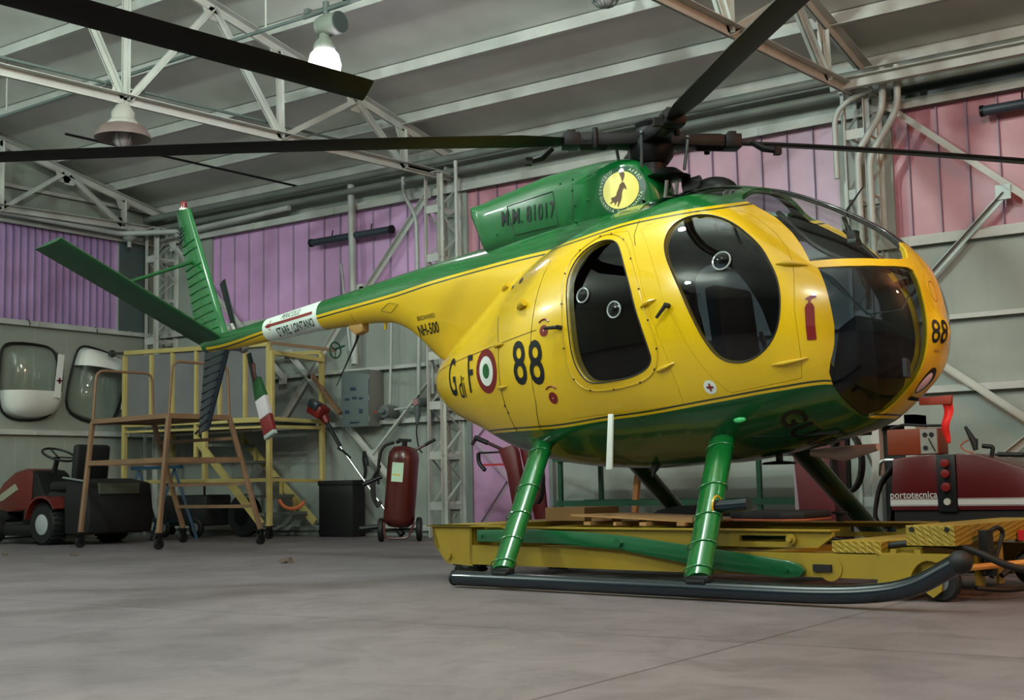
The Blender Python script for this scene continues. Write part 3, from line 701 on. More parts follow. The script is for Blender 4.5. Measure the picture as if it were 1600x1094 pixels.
def pane(nm, L, parent, label=None, grow=1.015, both=True, gm=None):
    o = shell_obj(nm, -0.004, -0.010, [gm or TINT]); boolean(o, [cutter(L, grow)], 'INTERSECT'); smooth_body(o.data); o.parent = parent
    if label: o['label'] = label
    if both:
        me = o.data.copy(); o2 = link(nm, me, HELI); o2.scale = (1, -1, 1)
    return o
pane('door_window', fw, doors[0]); pane('door_window', rw, doors[1])
pane('lower_windshield', L_lower, HELI); pane('upper_windshield', L_upper, HELI, gm=CLEAR); pane('roof_window', L_sky, HELI)
def seal(pts, par, r=0.004, mat=BLACK, nm='window_seal', off=0.001):
    MB().tube([Vector(p)+bnormal(p)*off for p in pts], r, 6, closed=True).obj(nm, mat, par)
seal(fw, doors[0]); seal(rw, doors[1])
rim = catmull([side(u, z) for u, z in ((.117,1.985),(.206,1.95),(.28,1.88),(.348,1.759),(.408,1.62),(.452,1.487),(.5,1.357),(.509,1.254),(.475,1.178),(.398,1.127),(.276,1.101),(.126,1.088),(.009,1.095),(-.07,1.135),(-.125,1.24),(-.14,1.4),(-.155,1.6),(-.168,1.74),(-.15,1.86),(-.07,1.94),(.03,1.985))], 3)
seal(rim, doors[1], 0.005, YELLOW_PLAIN, 'window_rim')
m_ = MB()
for i in range(0, len(rim), 4): p = rim[i]; n_ = bnormal(p); m_.cyl(p-n_*0.001+n_*0.004, p+n_*0.007, 0.006, 6)
m_.obj('rim_screws', DARK, doors[1])
# bubble vents in the windows
def vent(u, z, r, par):
    p = side(u, z); n_ = bnormal(p); x = n_.cross(Vector((0, 0, 1))).normalized(); y = x.cross(n_)
    MB().tube([p+n_*0.004+x*r*math.cos(a*PI/12)+y*r*math.sin(a*PI/12) for a in range(24)], 0.005, 6, closed=True).obj('window_vent', P('clear_ring', (150, 160, 158), 0.15, coat=1), par)
    MB().sphere(p+n_*0.0, r*0.9, 14, 8, (1, 0.35, 1)).obj('vent_bubble', TINT, par)
vent(.906, 1.715, .05, doors[0]); vent(.006, 1.631, .042, doors[1]); vent(.238, 1.524, .045, doors[1])
# door handles and hinges
def handle(u, z, ang, par, L=0.085):
    p = side(u, z); n_ = bnormal(p); x = Vector((math.cos(ang), 0, math.sin(ang))); x = (x-n_*x.dot(n_)).normalized()
    MB().cyl(p, p+n_*0.035, 0.014, 10).tube([p+n_*0.032, p+n_*0.036+x*L], [0.012, 0.009], 8).obj('door_handle', BLACK, par)
handle(.604, 1.506, -2.3, doors[0]); handle(-.155, 1.462, 3.1, doors[1], 0.10)
def hinge(u, z, ang, L, par):
    p = side(u, z); n_ = bnormal(p); x = Vector((math.cos(ang), 0, math.sin(ang))); x = (x-n_*x.dot(n_)).normalized()
    MB().tube([p-x*L/2, p-x*L/6+n_*0.014, p+x*L/6+n_*0.014, p+x*L/2], [0.004, 0.012, 0.010, 0.003], 8).obj('hinge', YELLOW_PLAIN, par)
hinge(1.27, 1.66, 0.0, 0.16, doors[0]); hinge(1.24, 1.165, 0.05, 0.19, doors[0])
hinge(.545, 1.183, 0.3, 0.13, doors[1]); hinge(.47, 1.535, 0.3, 0.11, doors[1])
hinge(-.717, 1.414, 0.1, 0.10, HELI); hinge(-.718, 1.162, 0.1, 0.10, HELI)
# panel joints: thin dark lines on the skin
JN = P('panel_gap', (70, 64, 16), 0.6)
m_ = MB()
def joint(pts, n=10, r=0.0022):
    q = []
    for a, b in zip(pts, pts[1:]):
        for k in range(n): t = k/n; q.append(side(a[0]+(b[0]-a[0])*t, a[1]+(b[1]-a[1])*t, 0.0003))
    q.append(side(*pts[-1], 0.0003)); m_.tube(q, r, 4)
for L_ in ([(-.735, .9), (-.735, 1.17), (-.72, 1.42), (-.76, 1.60)], [(-.735, 1.42), (-1.68, 1.34)], [(-.5, .9), (-.44, 1.05), (-.36, 1.9)], [(-.735, 1.42), (-.36, 1.47)], [(.29, 2.045), (.30, 1.95), (.335, 1.88)]):
    m_ = MB(); joint(L_); m_.obj('panel_joint', JN, HELI)
# small fittings on the flank
def disc(nm, u, z, r, mat, off=0.002, par=HELI, rz=None, seg=24, rings=3):
    rz = rz or r; vs = [side(u, z, off)]; fs = []
    for k in range(1, rings+1):
        for a in range(seg): vs.append(side(u+r*k/rings*math.cos(2*PI*a/seg), z+rz*k/rings*math.sin(2*PI*a/seg), off))
    for a in range(seg): fs.append((0, 1+a, 1+(a+1) % seg))
    for k in range(rings-1):
        for a in range(seg): fs.append((1+k*seg+a, 1+(k+1)*seg+a, 1+(k+1)*seg+(a+1) % seg, 1+k*seg+(a+1) % seg))
    return MB().add(vs, fs).obj(nm, mat, par, fix=False)
REDM = P('marking_red', (122, 22, 20), 0.35); GRM = P('marking_green', (20, 96, 44), 0.35); WHM = P('marking_white', (226, 232, 226), 0.35); BLM = P('marking_black', (14, 18, 22), 0.35)
disc('roundel_red_ring', -.877, 1.273, .128, REDM, .002, rz=.138); disc('roundel_white_ring', -.877, 1.273, .085, WHM, .003, rz=.092); disc('roundel_green_centre', -.877, 1.273, .042, GRM, .004, rz=.046)
for u, z in ((-.294, 1.459), (-.286, 1.069)):
    disc('fuel_cap_mark', u, z, .034, REDM, .002); disc('cap_screw', u, z, .004, WHM, .004)
    q = [side(u+.055*math.cos(a*PI/16), z+.055*math.sin(a*PI/16)+.012, .002) for a in range(4, 13)]; MB().tube(q, .005, 4).obj('cap_arc_mark', REDM, HELI)
disc('first_aid_disc', .783, 1.063, .036, WHM, .002)
def patch(nm, pts, mat, off=.003, par=HELI):
    vs = [side(u, z, off) for u, z in pts]; return MB().add(vs, [tuple(range(len(vs)))]).obj(nm, mat, par, fix=False)
patch('first_aid_cross', [(.783+a*.02, 1.063+b*.02) for a, b in ((-.25,-1),(.25,-1),(.25,-.25),(1,-.25),(1,.25),(.25,.25),(.25,1),(-.25,1),(-.25,.25),(-1,.25),(-1,-.25),(-.25,-.25))], REDM, .004)
# fire extinguisher pictogram
for nm_, pl_ in (('extinguisher_mark', [(-.72,-1),(-.2,-1),(.2,-1),(.72,-1),(.72,-.3),(.72,.62),(.45,.82),(0,.86),(-.45,.82),(-.72,.62),(-.72,-.3)]), ('extinguisher_neck', [(-.2,.84),(.2,.84),(.2,1.02),(-.2,1.02)]), ('extinguisher_lever', [(-.6,1.02),(.2,1.02),(.9,1.12),(1.05,1.06),(1.0,1.22),(.1,1.22),(-.6,1.10)])):
    patch(nm_, [(1.362+a*.03, 1.365+b*.1) for a, b in pl_], REDM, .004)
# vents and lumps
def lump(u, z, r, L, mat=YELLOW_PLAIN, nm='vent_cowl'):
    p = side(u, z); n_ = bnormal(p); MB().tube([p+Vector((-L, 0, -.01)), p+n_*r*.6+Vector((-L*.3, 0, 0)), p+n_*r*.9+Vector((L*.5, 0, .01))], [r*.4, r*.8, r*.8], 12).obj(nm, mat, HELI)
lump(-.49, 1.63, .026, .05); lump(-.80, 1.79, .018, .04)
disc('small_vent', -.62, 1.81, .02, DARK, .002); disc('small_vent', -.70, 1.78, .012, DARK, .002); disc('small_vent', -.73, 1.01, .008, DARK, .002); disc('small_vent', -.74, 1.05, .008, DARK, .002)
p = belly(.87, -.45); MB().sphere(p, .025, 12, 8, (1.6, .6, .7)).obj('side_marker_light', P('green_lens', (60, 190, 110), .15, coat=1), HELI)
MB().tube([belly(.1, -.15, -.01), Vector((.1, -.2, .60))], [.03, .005], 8).obj('belly_drain', DARK, HELI)

# ---- lettering wrapped on the skin
def wrap(nm, txt, u, z, size, mat, xs=1.0, slope=0.0, surf=side, off=.003, par=HELI, bold=0.0, spacing=1.0, sub=.04):
    me = text_mesh(txt, size, xs, spacing, sub=sub, bold=bold); me.name = nm
    for v in me.vertices: v.co = surf(u+v.co.x, z+v.co.y+slope*v.co.x, off)
    me.materials.append(mat); return link(nm, me, par)
wrap('number_88', '88', -.445, 1.272, .365, BLM, .72, -.06, bold=.004, spacing=1.12)
wrap('letter_g', 'G', -1.345, 1.262, .345, BLM, .48, .0, bold=.003)
wrap('letters_di', 'di', -1.215, 1.195, .20, BLM, .62, .03, bold=.001)
wrap('letter_f', 'F', -1.085, 1.262, .335, BLM, .50, .0, bold=.004)
def nose(x, z, off):
    # front of the nose strip: x sideways, z up
    lo_, hi_ = 0.9, U1-0.001
    for _ in range(30):
        mid = (lo_+hi_)/2
        if level((mid, x, z)) < 1: lo_ = mid
        else: hi_ = mid
    p = Vector((lo_, x, z)); return p+bnormal(p)*off
def wrapn(nm, txt, x, z, size, mat, xs=1.0, off=.003, bold=0.0):
    me = text_mesh(txt, size, xs, sub=.03, bold=bold); me.name = nm
    for v in me.vertices: v.co = nose(x+v.co.x, z+v.co.y, off)
    me.materials.append(mat); return link(nm, me, HELI)
wrapn('nose_number_88', '88', -.055, 1.292, .165, BLM, .62, bold=.002)
wrapn('nose_note', 'N H', -.05, 1.20, .025, REDM, .9)
def discn(nm, x, z, r, rz, mat, off, rings=3, seg=24, dome=0):
    vs = [nose(x, z, off+dome)]; fs = []
    for k in range(1, rings+1):
        for a in range(seg): vs.append(nose(x+r*k/rings*math.cos(2*PI*a/seg), z+rz*k/rings*math.sin(2*PI*a/seg), off+dome*(1-(k/rings)**2)))
    for a in range(seg): fs.append((0, 1+a, 1+(a+1) % seg))
    for k in range(rings-1):
        for a in range(seg): fs.append((1+k*seg+a, 1+(k+1)*seg+a, 1+(k+1)*seg+(a+1) % seg, 1+k*seg+(a+1) % seg))
    return MB().add(vs, fs).obj(nm, mat, HELI, fix=False)
discn('nose_fresh_air_vent', .0, 1.515, .036, .055, P('vent_amber', (190, 120, 10), .3, coat=.5), .002, dome=-.012)
discn('landing_light_bezel', -.02, 1.06, .052, .062, BLACK, .002); discn('landing_light_lens', -.03, 1.05, .036, .046, P('landing_lens', (225, 200, 225), .08, coat=1), .004, dome=.008)
# belly lettering, read from the side towards the keel
tab = []; s_ = 0; pv = None
for i in range(200):
    v = -.56+i*.56*2/199; p = belly(1.1, v)
    if pv is not None: s_ += (p-pv).length
    pv = p; tab.append((s_, v))
smid = tab[100][0]
def belly_s(u, s):
    s = s+smid
    for (a, va), (b, vb) in zip(tab, tab[1:]):
        if b >= s: return belly(u, va+(vb-va)*(s-a)/max(b-a, 1e-6), .003)
    return belly(u, .5, .003)
me = text_mesh('GUARDIA', .20, .8, 1.05, sub=.03, bold=.003); me.name = 'belly_lettering'
for v in me.vertices: v.co = belly_s(1.14+v.co.y, v.co.x-.10)
me.materials.append(BLM); link('belly_lettering', me, HELI)

# ---- tail boom
BST = [(-4.62, 1.878, 1.735, .070), (-4.3, 1.90, 1.742, .078), (-3.77, 1.945, 1.762, .091), (-3.1, 2.012, 1.785, .112), (-2.65, 2.055, 1.782, .128), (-2.36, 2.085, 1.765, .136), (-2.16, 2.105, 1.70, .14), (-2.0, 2.12, 1.59, .15), (-1.84, 2.135, 1.46, .165), (-1.6, 2.155, 1.36, .19), (-1.35, 2.175, 1.30, .23), (-.97, 2.215, 1.25, .30), (-.5, 2.25, 1.3, .36), (-.1, 2.26, 1.4, .38), (.2, 2.22, 1.5, .30)]
xs_ = [b[0] for b in BST]; bT = pchip(xs_, [b[1] for b in BST]); bB = pchip(xs_, [b[2] for b in BST]); bW = pchip(xs_, [b[3] for b in BST])
def boomp(u, a, off=0.0):
    zt, zb, w_ = bT(u), bB(u), bW(u); r = w_*1.0; cz = zt-min((zt-zb)/2, w_*1.1); c, s = math.cos(a), math.sin(a)
    if s >= 0: return Vector((u, (w_+off)*c, cz+(zt-cz+off)*s))
    k = abs(s); taper = 1-0.45*max(0, ((cz-zb)/max(w_, .01)-1.3))/2*k
    return Vector((u, (w_*max(.35, taper)+off)*c, cz+(cz-zb+off)*s))
def boom_side(u, z, off=0.0):
    zt, zb, w_ = bT(u), bB(u), bW(u); cz = zt-min((zt-zb)/2, w_*1.1)
    s = (z-cz)/((zt-cz) if z > cz else (cz-zb)); s = max(-.999, min(.999, s)); return boomp(u, PI-math.asin(s), off)
m_ = MB(); vs = []; fs = []; n = 40; N = 90
for i in range(N+1):
    u = -4.62+4.82*i/N
    for k in range(n): vs.append(boomp(u, 2*PI*k/n))
for i in range(N):
    for k in range(n): fs.append((i*n+k, i*n+(k+1) % n, (i+1)*n+(k+1) % n, (i+1)*n+k))
fs.append(tuple(range(n))); fs.append(tuple(N*n+k for k in range(n)))
boom = m_.add(vs, fs).obj('tail_boom', PAINT, HELI)
def band(nm, ua, ub, off, mat, steps=10, par=boom, a0=0, a1=2*PI, n=40):
    vs = []; fs = []
    for i in range(steps+1):
        for k in range(n+1): vs.append(boomp(ua+(ub-ua)*i/steps, a0+(a1-a0)*k/n, off))
    for i in range(steps):
        for k in range(n): fs.append((i*(n+1)+k, i*(n+1)+k+1, (i+1)*(n+1)+k+1, (i+1)*(n+1)+k))
    return MB().add(vs, fs).obj(nm, mat, par)
band('warning_band', -3.79, -3.08, .0025, P('band_white', (222, 232, 224), .35))
wrap('warning_word_upper', 'PERICOLO', -3.42, 1.926, .062, P('marking_dark_green', (24, 60, 34), .4), .85, .07, boom_side, .004, boom, sub=.03)
wrap('warning_words_lower', 'STARE  LONTANO', -3.37, 1.822, .082, P('marking_ink', (20, 40, 30), .4), .70, .075, boom_side, .004, boom, bold=.0018, sub=.03)
def fine(pl, n=8):
    o = []
    for a, b in zip(pl, pl[1:]+pl[:1]):
        for k in range(n): o.append((a[0]+(b[0]-a[0])*k/n, a[1]+(b[1]-a[1])*k/n))
    return o
# arrow as a strip of quads so that it follows the tube
st = MB(); N = 14; vs = []; fs = []
for i in range(N+1):
    u = -3.68+.55*i/N; zc_ = 1.868+.042*i/N
    vs += [boom_side(u, zc_-.011, .0045), boom_side(u, zc_, .0045), boom_side(u, zc_+.011, .0045)]
for i in range(N): fs += [(3*i, 3*i+3, 3*i+4, 3*i+1), (3*i+1, 3*i+4, 3*i+5, 3*i+2)]
st.add(vs, fs); st.add([boom_side(-3.755, 1.863, .0045), boom_side(-3.68, 1.828, .0045), boom_side(-3.68, 1.869, .0045), boom_side(-3.68, 1.908, .0045)], [(0, 1, 2), (0, 2, 3)])
st.obj('warning_arrow', P('arrow_red', (128, 32, 32), .4), boom, fix=False)
wrap('type_lettering', 'NH-500', -1.865, 1.66, .105, BLM, .72, .02, boom_side, .003, boom, bold=.002, sub=.03)
wrap('maker_lettering', 'BREDANARDI', -1.86, 1.745, .045, BLM, .75, .02, boom_side, .003, boom, sub=.03)
MB().tube([boom_side(-2.68, z_, .001) for z_ in (2.03, 1.99, 1.93, 1.88, 1.83, 1.80)], .002, 4).obj('boom_joint', JN, boom)
q = [(-2.34, 1.84), (-2.24, 1.885), (-2.14, 1.865), (-2.24, 1.815)]
MB().tube([boom_side(*a, .001) for a in fine(q, 3)], .002, 4, closed=True).obj('access_plate_outline', JN, boom)
# aerial under the boom
MB().prism([(-2.80, 1.79), (-2.64, 1.79), (-2.64, 1.725), (-2.72, 1.705), (-2.80, 1.76)], 1, -.035, .035).obj('antenna_base', P('antenna_tan', (176, 134, 70), .5), HELI, bevel=.01)
MB().tube([(-2.72, 0, 1.72), (-2.75, 0, 1.66), (-2.97, -.01, 1.34)], [.014, .008, .003], 8).obj('whip_antenna', DARK, HELI)
MB().cyl((-2.42, 0, 1.78), (-2.42, 0, 1.72), .012).obj('boom_drain', YELLOW_PLAIN, HELI)

def trim(o, lim=.93):
    bm = bmesh.new(); bm.from_mesh(o.data)
    bmesh.ops.delete(bm, geom=[v for v in bm.verts if -.45 < v.co.x < U1 and level(v.co) < lim], context='VERTS'); bm.to_mesh(o.data); bm.free()
trim(boom)
# ---- engine fairing on top
CST = [(-1.345, 2.435, 2.40, .19), (-1.33, 2.44, 2.34, .205), (-1.30, 2.445, 2.27, .21), (-1.26, 2.455, 2.18, .215), (-1.22, 2.465, 2.08, .215), (-1.0, 2.50, 2.06, .22), (-.6, 2.548, 2.06, .23), (-.25, 2.555, 2.05, .225), (-.08, 2.54, 2.05, .205), (.0, 2.515, 2.05, .185), (.06, 2.46, 2.05, .16), (.11, 2.38, 2.05, .12), (.15, 2.26, 2.05, .07), (.17, 2.15, 2.05, .02)]
cT = pchip([c[0] for c in CST], [c[1] for c in CST]); cB = pchip([c[0] for c in CST], [c[2] for c in CST]); cW = pchip([c[0] for c in CST], [c[3] for c in CST])
def cowlp(u, a, off=0.0):
    zt, zb, w_ = cT(u), cB(u), cW(u); C = (zt+zb)/2; H = (zt-zb)/2; c, s = math.cos(a), math.sin(a); e = 2/4.0
    return Vector((u, (w_+off)*math.copysign(abs(c)**e, c), C+(H+off)*math.copysign(abs(s)**e, s)))
def cowl_side(u, z, off=0.0):
    zt, zb, w_ = cT(u), cB(u), cW(u); C = (zt+zb)/2; H = (zt-zb)/2; t = min(.999, abs(z-C)/H)
    return Vector((u, -(w_+off)*(1-t**4.0)**(1/4.0)-off*.3, z))
vs = []; fs = []; n = 48; N = 70
for i in range(N+1):
    u = -1.345+1.515*(i/N)
    for k in range(n): vs.append(cowlp(u, 2*PI*k/n))
for i in range(N):
    for k in range(n): fs.append((i*n+k, i*n+(k+1) % n, (i+1)*n+(k+1) % n, (i+1)*n+k))
fs.append(tuple(range(n))); fs.append(tuple(N*n+k for k in range(n)))
cowl = MB().add(vs, fs).obj('engine_fairing', P('fairing_green', (10, 92, 40), .2, coat=.8, bump=.03, bscale=6), HELI)
trim(cowl)
wrap('registration_lettering', 'M.M. 81017', -.80, 2.285, .145, BLM, .62, -.02, cowl_side, .0045, cowl, bold=.0015, spacing=1.1, sub=.03)
def outl(pl, r=.0025): return MB().tube([cowl_side(*a, .002) for a in fine(pl, 5)], r, 4, closed=True)
outl([(-.98, 2.37), (-.58, 2.40), (-.54, 2.18), (-.92, 2.17)]).obj('hatch_outline', DARK, cowl)
mm = MB()
for u, z in ((-.42, 2.45), (-.42, 2.38), (-.40, 2.28), (-.40, 2.18), (-.39, 2.12), (-.62, 2.13), (-1.08, 2.2), (-.3, 2.3), (-.52, 2.44)): p = cowl_side(u, z); mm.sphere(p, .008, 8, 6)
mm.obj('fasteners', P('fastener_green', (30, 110, 60), .15, .6), cowl)
MB().tube([cowl_side(-.42, z_, .001) for z_ in (2.5, 2.4, 2.3, 2.2, 2.1)], .003, 4).obj('fairing_joint', P('joint_green', (6, 44, 22), .5), cowl)
# emblem: yellow disc with a leaping animal and a ring of words
EU, EZ, ER = -.065, 2.325, .118
def cdisc(nm, r, mat, off):
    vs = [cowl_side(EU, EZ, off)]; fs = []; seg = 32
    for k in (1, 2, 3):
        for a in range(seg): vs.append(cowl_side(EU+r*k/3*math.cos(2*PI*a/seg), EZ+r*k/3*math.sin(2*PI*a/seg), off))
    for a in range(seg): fs.append((0, 1+a, 1+(a+1) % seg))
    for k in range(2):
        for a in range(seg): fs.append((1+k*seg+a, 1+(k+1)*seg+a, 1+(k+1)*seg+(a+1) % seg, 1+k*seg+(a+1) % seg))
    return MB().add(vs, fs).obj(nm, mat, cowl, fix=False)
cdisc('emblem_field', ER*1.26, P('emblem_dark_green', (10, 66, 40), .3), .003); cdisc('emblem_disc', ER*.98, P('emblem_yellow', (226, 214, 110), .35), .0045)
def epoly(nm, pl, mat, off=.006):
    vs = [cowl_side(EU+(x-530)/185*ER, EZ-(y-372)/205*ER*1.0, off) for x, y in pl]; MB().add(vs, [tuple(range(len(vs)))]).obj(nm, mat, cowl, fix=False)
BR = P('emblem_brown', (84, 56, 28), .5)
epoly('emblem_animal_body', [(556, 290), (576, 300), (592, 340), (597, 375), (586, 372), (575, 350), (562, 370), (552, 400), (548, 450), (540, 480), (522, 520), (508, 548), (500, 540), (512, 500), (500, 488), (480, 520), (470, 535), (474, 505), (462, 488), (430, 505), (424, 498), (446, 480), (438, 462), (440, 440), (452, 442), (470, 438), (490, 425), (500, 390), (518, 355), (530, 315)], BR)
epoly('emblem_animal_tail', [(556, 290), (545, 250), (528, 205), (520, 185), (565, 180), (578, 200), (575, 240), (562, 285)], BR)
epoly('emblem_tail_tip', [(520, 185), (514, 165), (530, 142), (545, 134), (562, 150), (570, 170), (565, 182)], WHM)
def arc_text(txt, r, a_mid, size, flip):
    W_ = [text_mesh(ch, size) if ch != ' ' else None for ch in txt]; n = len(txt); stp = size*.80/r
    grp = MB()
    for i, me in enumerate(W_):
        if me is None: continue
        a = a_mid-(i-(n-1)/2)*stp*(1 if not flip else -1)
        rot = a-PI/2 if not flip else a+PI/2
        vs = [(v.co.x, v.co.y) for v in me.vertices]
        pts = []
        for x, y in vs:
            X = x*math.cos(rot)-y*math.sin(rot)+r*math.cos(a); Y = x*math.sin(rot)+y*math.cos(rot)+r*math.sin(a)
            pts.append(cowl_side(EU+X, EZ+Y, .006))
        grp.add(pts, [tuple(p.vertices) for p in me.polygons]); bpy.data.meshes.remove(me)
    grp.obj('emblem_words', P('emblem_pale', (190, 220, 170), .4), cowl, fix=False)
arc_text('SERVIZIO', ER*1.12, math.radians(150), .026, False); arc_text('AEREO', ER*1.12, math.radians(45), .026, False); arc_text('GUARDIA DI FINANZA', ER*1.12, math.radians(-90), .026, True)

# ---- fins, stabiliser
def slab(nm, A, B, C_, D, th, mat, par=HELI, nrm=Vector((0, 1, 0)), n=8):
    """airfoil plate: A..B leading/trailing at the root, D..C_ at the tip"""
    A, B, C_, D = (Vector(q) for q in (A, B, C_, D)); nrm = (B-A).cross(D-A).normalized() if nrm is None else nrm
    vs = []; S = [0, .03, .1, .25, .5, .75, 1]; T = [.15, .55, .85, 1, .9, .55, .08]
    N_ = 12
    for i in range(N_+1):
        t = i/N_; L0 = A.lerp(D, t); L1 = B.lerp(C_, t); h_ = th*(1-.25*t)
        vs += [L0.lerp(L1, s)+nrm*h_/2*k for s, k in zip(S, T)]+[L0.lerp(L1, s)-nrm*h_/2*k for s, k in zip(reversed(S), reversed(T))]
    m = 14; fs = []
    for i in range(N_):
        for k in range(m): fs.append((i*m+k, i*m+(k+1) % m, (i+1)*m+(k+1) % m, (i+1)*m+k))
    fs += [tuple(range(m)), tuple(N_*m+k for k in range(m))]
    return MB().add(vs, fs).obj(nm, mat, par)
FGREEN = P('fin_green', (14, 104, 44), .22, coat=.7)
fin = slab('upper_fin', (-4.38, 0, 1.86), (-4.84, 0, 1.86), (-5.165, 0, 3.03), (-4.955, 0, 3.03), .06, FGREEN)
MB().lathe([(.03, 0), (.03, .05), (.024, .06)], (-5.06, 0, 3.05)).obj('beacon_lens', P('beacon_red', (120, 20, 24), .15, coat=1), fin)
MB().lathe([(.036, 0), (.036, .02)], (-5.06, 0, 3.03)).obj('beacon_base', WHITE, fin)
m_ = MB()
for k in range(12):
    t = .06+.062*k
    if k in (9,): continue
    L0 = Vector((-4.38, 0, 1.86)).lerp(Vector((-4.955, 0, 3.03)), t); L1 = Vector((-4.84, 0, 1.86)).lerp(Vector((-5.165, 0, 3.03)), t)
    a = L0.lerp(L1, .16)+Vector((0, -.028, .012)); b = L0.lerp(L1, .93)+Vector((0, -.010, -.03)); m_.tube([a, a.lerp(b, .5)+Vector((0, -.004, .004)), b], [.008, .011, .008], 8)
m_.obj('fin_ribs', FGREEN, fin)
m_ = MB()
for k in range(4):
    z = 2.84-.035*k; u = -5.05-.02*(3-k)*.3
    m_.bar((u, -.031, z), (u+.045, -.031, z+.035), .004, .010, (0, 1, 0)); m_.bar((u, -.031, z), (u-.045, -.031, z+.035), .004, .010, (0, 1, 0))
m_.bar((-5.04, -.031, 2.70), (-5.07, -.031, 2.88), .004, .008, (0, 1, 0)); m_.obj('fin_emblem', BLM, fin)
lf = slab('lower_fin', (-4.36, 0, 1.76), (-4.72, 0, 1.76), (-4.81, 0, 1.06), (-4.66, 0, 1.09), .055, NAVY)
m_ = MB()
for k in range(9):
    t = .08+.1*k; L0 = Vector((-4.36, 0, 1.76)).lerp(Vector((-4.66, 0, 1.09)), t); L1 = Vector((-4.72, 0, 1.76)).lerp(Vector((-4.81, 0, 1.06)), t)
    m_.tube([L0.lerp(L1, .12)+Vector((0, -.026, 0)), L0.lerp(L1, .93)+Vector((0, -.012, -.03))], .008, 8)
m_.obj('fin_ribs', NAVY, lf)
MB().tube([(-4.80, 0, 1.09), (-4.86, 0, 1.06)], .01, 8).obj('tail_skid', DARK, lf)
sg = P('stabiliser_green', (10, 74, 38), .35, coat=.3)
sn = Vector((0, math.sin(math.radians(27)), math.cos(math.radians(27))))
st = slab('stabiliser', (-4.38, 0.02, 1.80), (-4.78, 0.02, 1.80), (-4.96, -1.42, 2.50), (-4.60, -1.39, 2.545), .05, sg, nrm=sn)
MB().tube([(-4.90, -.01, 2.55), (-4.74, -.80, 2.25)], .016, 10).obj('stabiliser_brace', P('brace_green', (24, 84, 40), .4), HELI)
MB().cyl((-4.62, 0, 1.81), (-4.70, 0, 1.80), .06).obj('boom_end_cap', GREEN, HELI)
# tail rotor gearbox and blades
MB().cyl((-4.55, .05, 1.79), (-4.55, .26, 1.79), .035, 12).sphere((-4.55, .27, 1.79), .05).obj('tail_rotor_hub', STEEL, HELI)
tr = P('tail_blade_dark', (28, 44, 42), .4)
slab('tail_rotor_blade', (-4.60, .27, 1.86), (-4.66, .27, 1.84), (-4.90, .27, 2.38), (-4.82, .27, 2.42), .02, tr)
slab('tail_rotor_blade', (-4.50, .27, 1.72), (-4.44, .27, 1.74), (-4.22, .27, 1.18), (-4.30, .27, 1.15), .02, tr)
MB().tube([(-4.62, .25, 1.9), (-4.66, .22, 2.0)], .02, 8).tube([(-4.66, .25, 1.98), (-4.72, .20, 1.93)], .03, 8).obj('blade_weights', WHITE_STEEL, HELI)

# ---- skids and legs
for s in (-1, 1):
    v = 1.03*s
    sk = MB().tube(rounded([(-.70, v, .052), (1.72, v, .052), (2.06, v, .09), (2.29, v, .215)], .3, 8), .042, 16).obj('skid_tube', NAVY, HELI)
    MB().sphere((2.29, v, .215), .05).obj('skid_cap', BLACK, sk)
    MB().cyl((-.705, v, .052), (-.69, v, .052), .045, 16).obj('skid_end', BLACK, sk)
    for (tu, tv, tzz, fu, fw_) in ((-.60, .34, .86, -.335, .17), (.68, .32, .84, .965, .17)):
        a = Vector((tu, tv*s, tzz)); b = Vector((fu, v, .10)); d = (b-a).normalized(); x = Vector((1, 0, 0)); x = (x-d*x.dot(d)).normalized(); y = d.cross(x)
        vs = []; fs = []; n = 20; N_ = 10
        for i in range(N_+1):
            t = i/N_; c = a.lerp(b, t); ch = .078-.006*t
            for k in range(n):
                an = 2*PI*k/n; vs.append(c+x*ch*math.cos(an)+y*.045*math.sin(an)*(1 if math.cos(an) > 0 else 1-.5*abs(math.cos(an))))
        for i in range(N_):
            for k in range(n): fs.append((i*n+k, i*n+(k+1) % n, (i+1)*n+(k+1) % n, (i+1)*n+k))
        fs += [tuple(range(n)), tuple(N_*n+k for k in range(n))]
        lg = MB().add(vs, fs).obj('skid_leg', GREEN if s < 0 else P('far_leg_shaded_green', (10, 50, 34), .3, coat=.4), HELI)  # far legs: same green paint with their shade put into the colour
        if s < 0:
            for t in (.14, .42, .62, .80, .955):
                cuff = MB(); c = a.lerp(b, t); cuff.tube([c+x*(.081)*math.cos(q*PI/10)+y*.048*math.sin(q*PI/10) for q in range(20)], .0035, 5, closed=True); cuff.obj('leg_clamp', FGREEN, lg)
        MB().box((fu+.01, v, .105), (.14, .05, .03)).box((fu+.01, v, .09), (.11, .07, .02)).obj('leg_foot', BLACK, lg, bevel=.005)
        MB().sphere((tu-.02, tv*s*1.05, tzz+.02), .09, 16, 10, (1.1, .8, .8)).obj('leg_fairing', GREEN, HELI)
pk = MB().cyl((.89, -.735, .44), (1.09, -.735, .455), .034, 14).obj('handling_peg', NAVY, HELI)
MB().tube([(.90, -.735+.045*math.cos(a*PI/8), .44+.055*math.sin(a*PI/8)) for a in range(16)], .006, 6, closed=True).obj('peg_ring', YELLOW_PLAIN, pk)
MB().prism([(.112, .955), (.146, .955), (.128, .645), (.085, .645)], 1, -.61, -.595).obj('boarding_step', WHITE, HELI, bevel=.004)
MB().lathe([(.10, 0), (.09, .012), (.02, .02), (.02, .07)], (.80, .05, .655)).obj('belly_antenna', DARK, HELI)
MB().tube([(.80, .40, .72), (1.0, .42, .71), (1.22, .40, .74)], [.02, .045, .02], 10).obj('belly_lamp', P('lamp_pale', (200, 180, 184), .3), HELI)
# pitot probe
MB().tube([(1.62, -.03, .975), (1.70, -.03, .958), (1.78, -.03, .955)], [.012, .008, .006], 8).obj('pitot_tube', DARK, HELI)
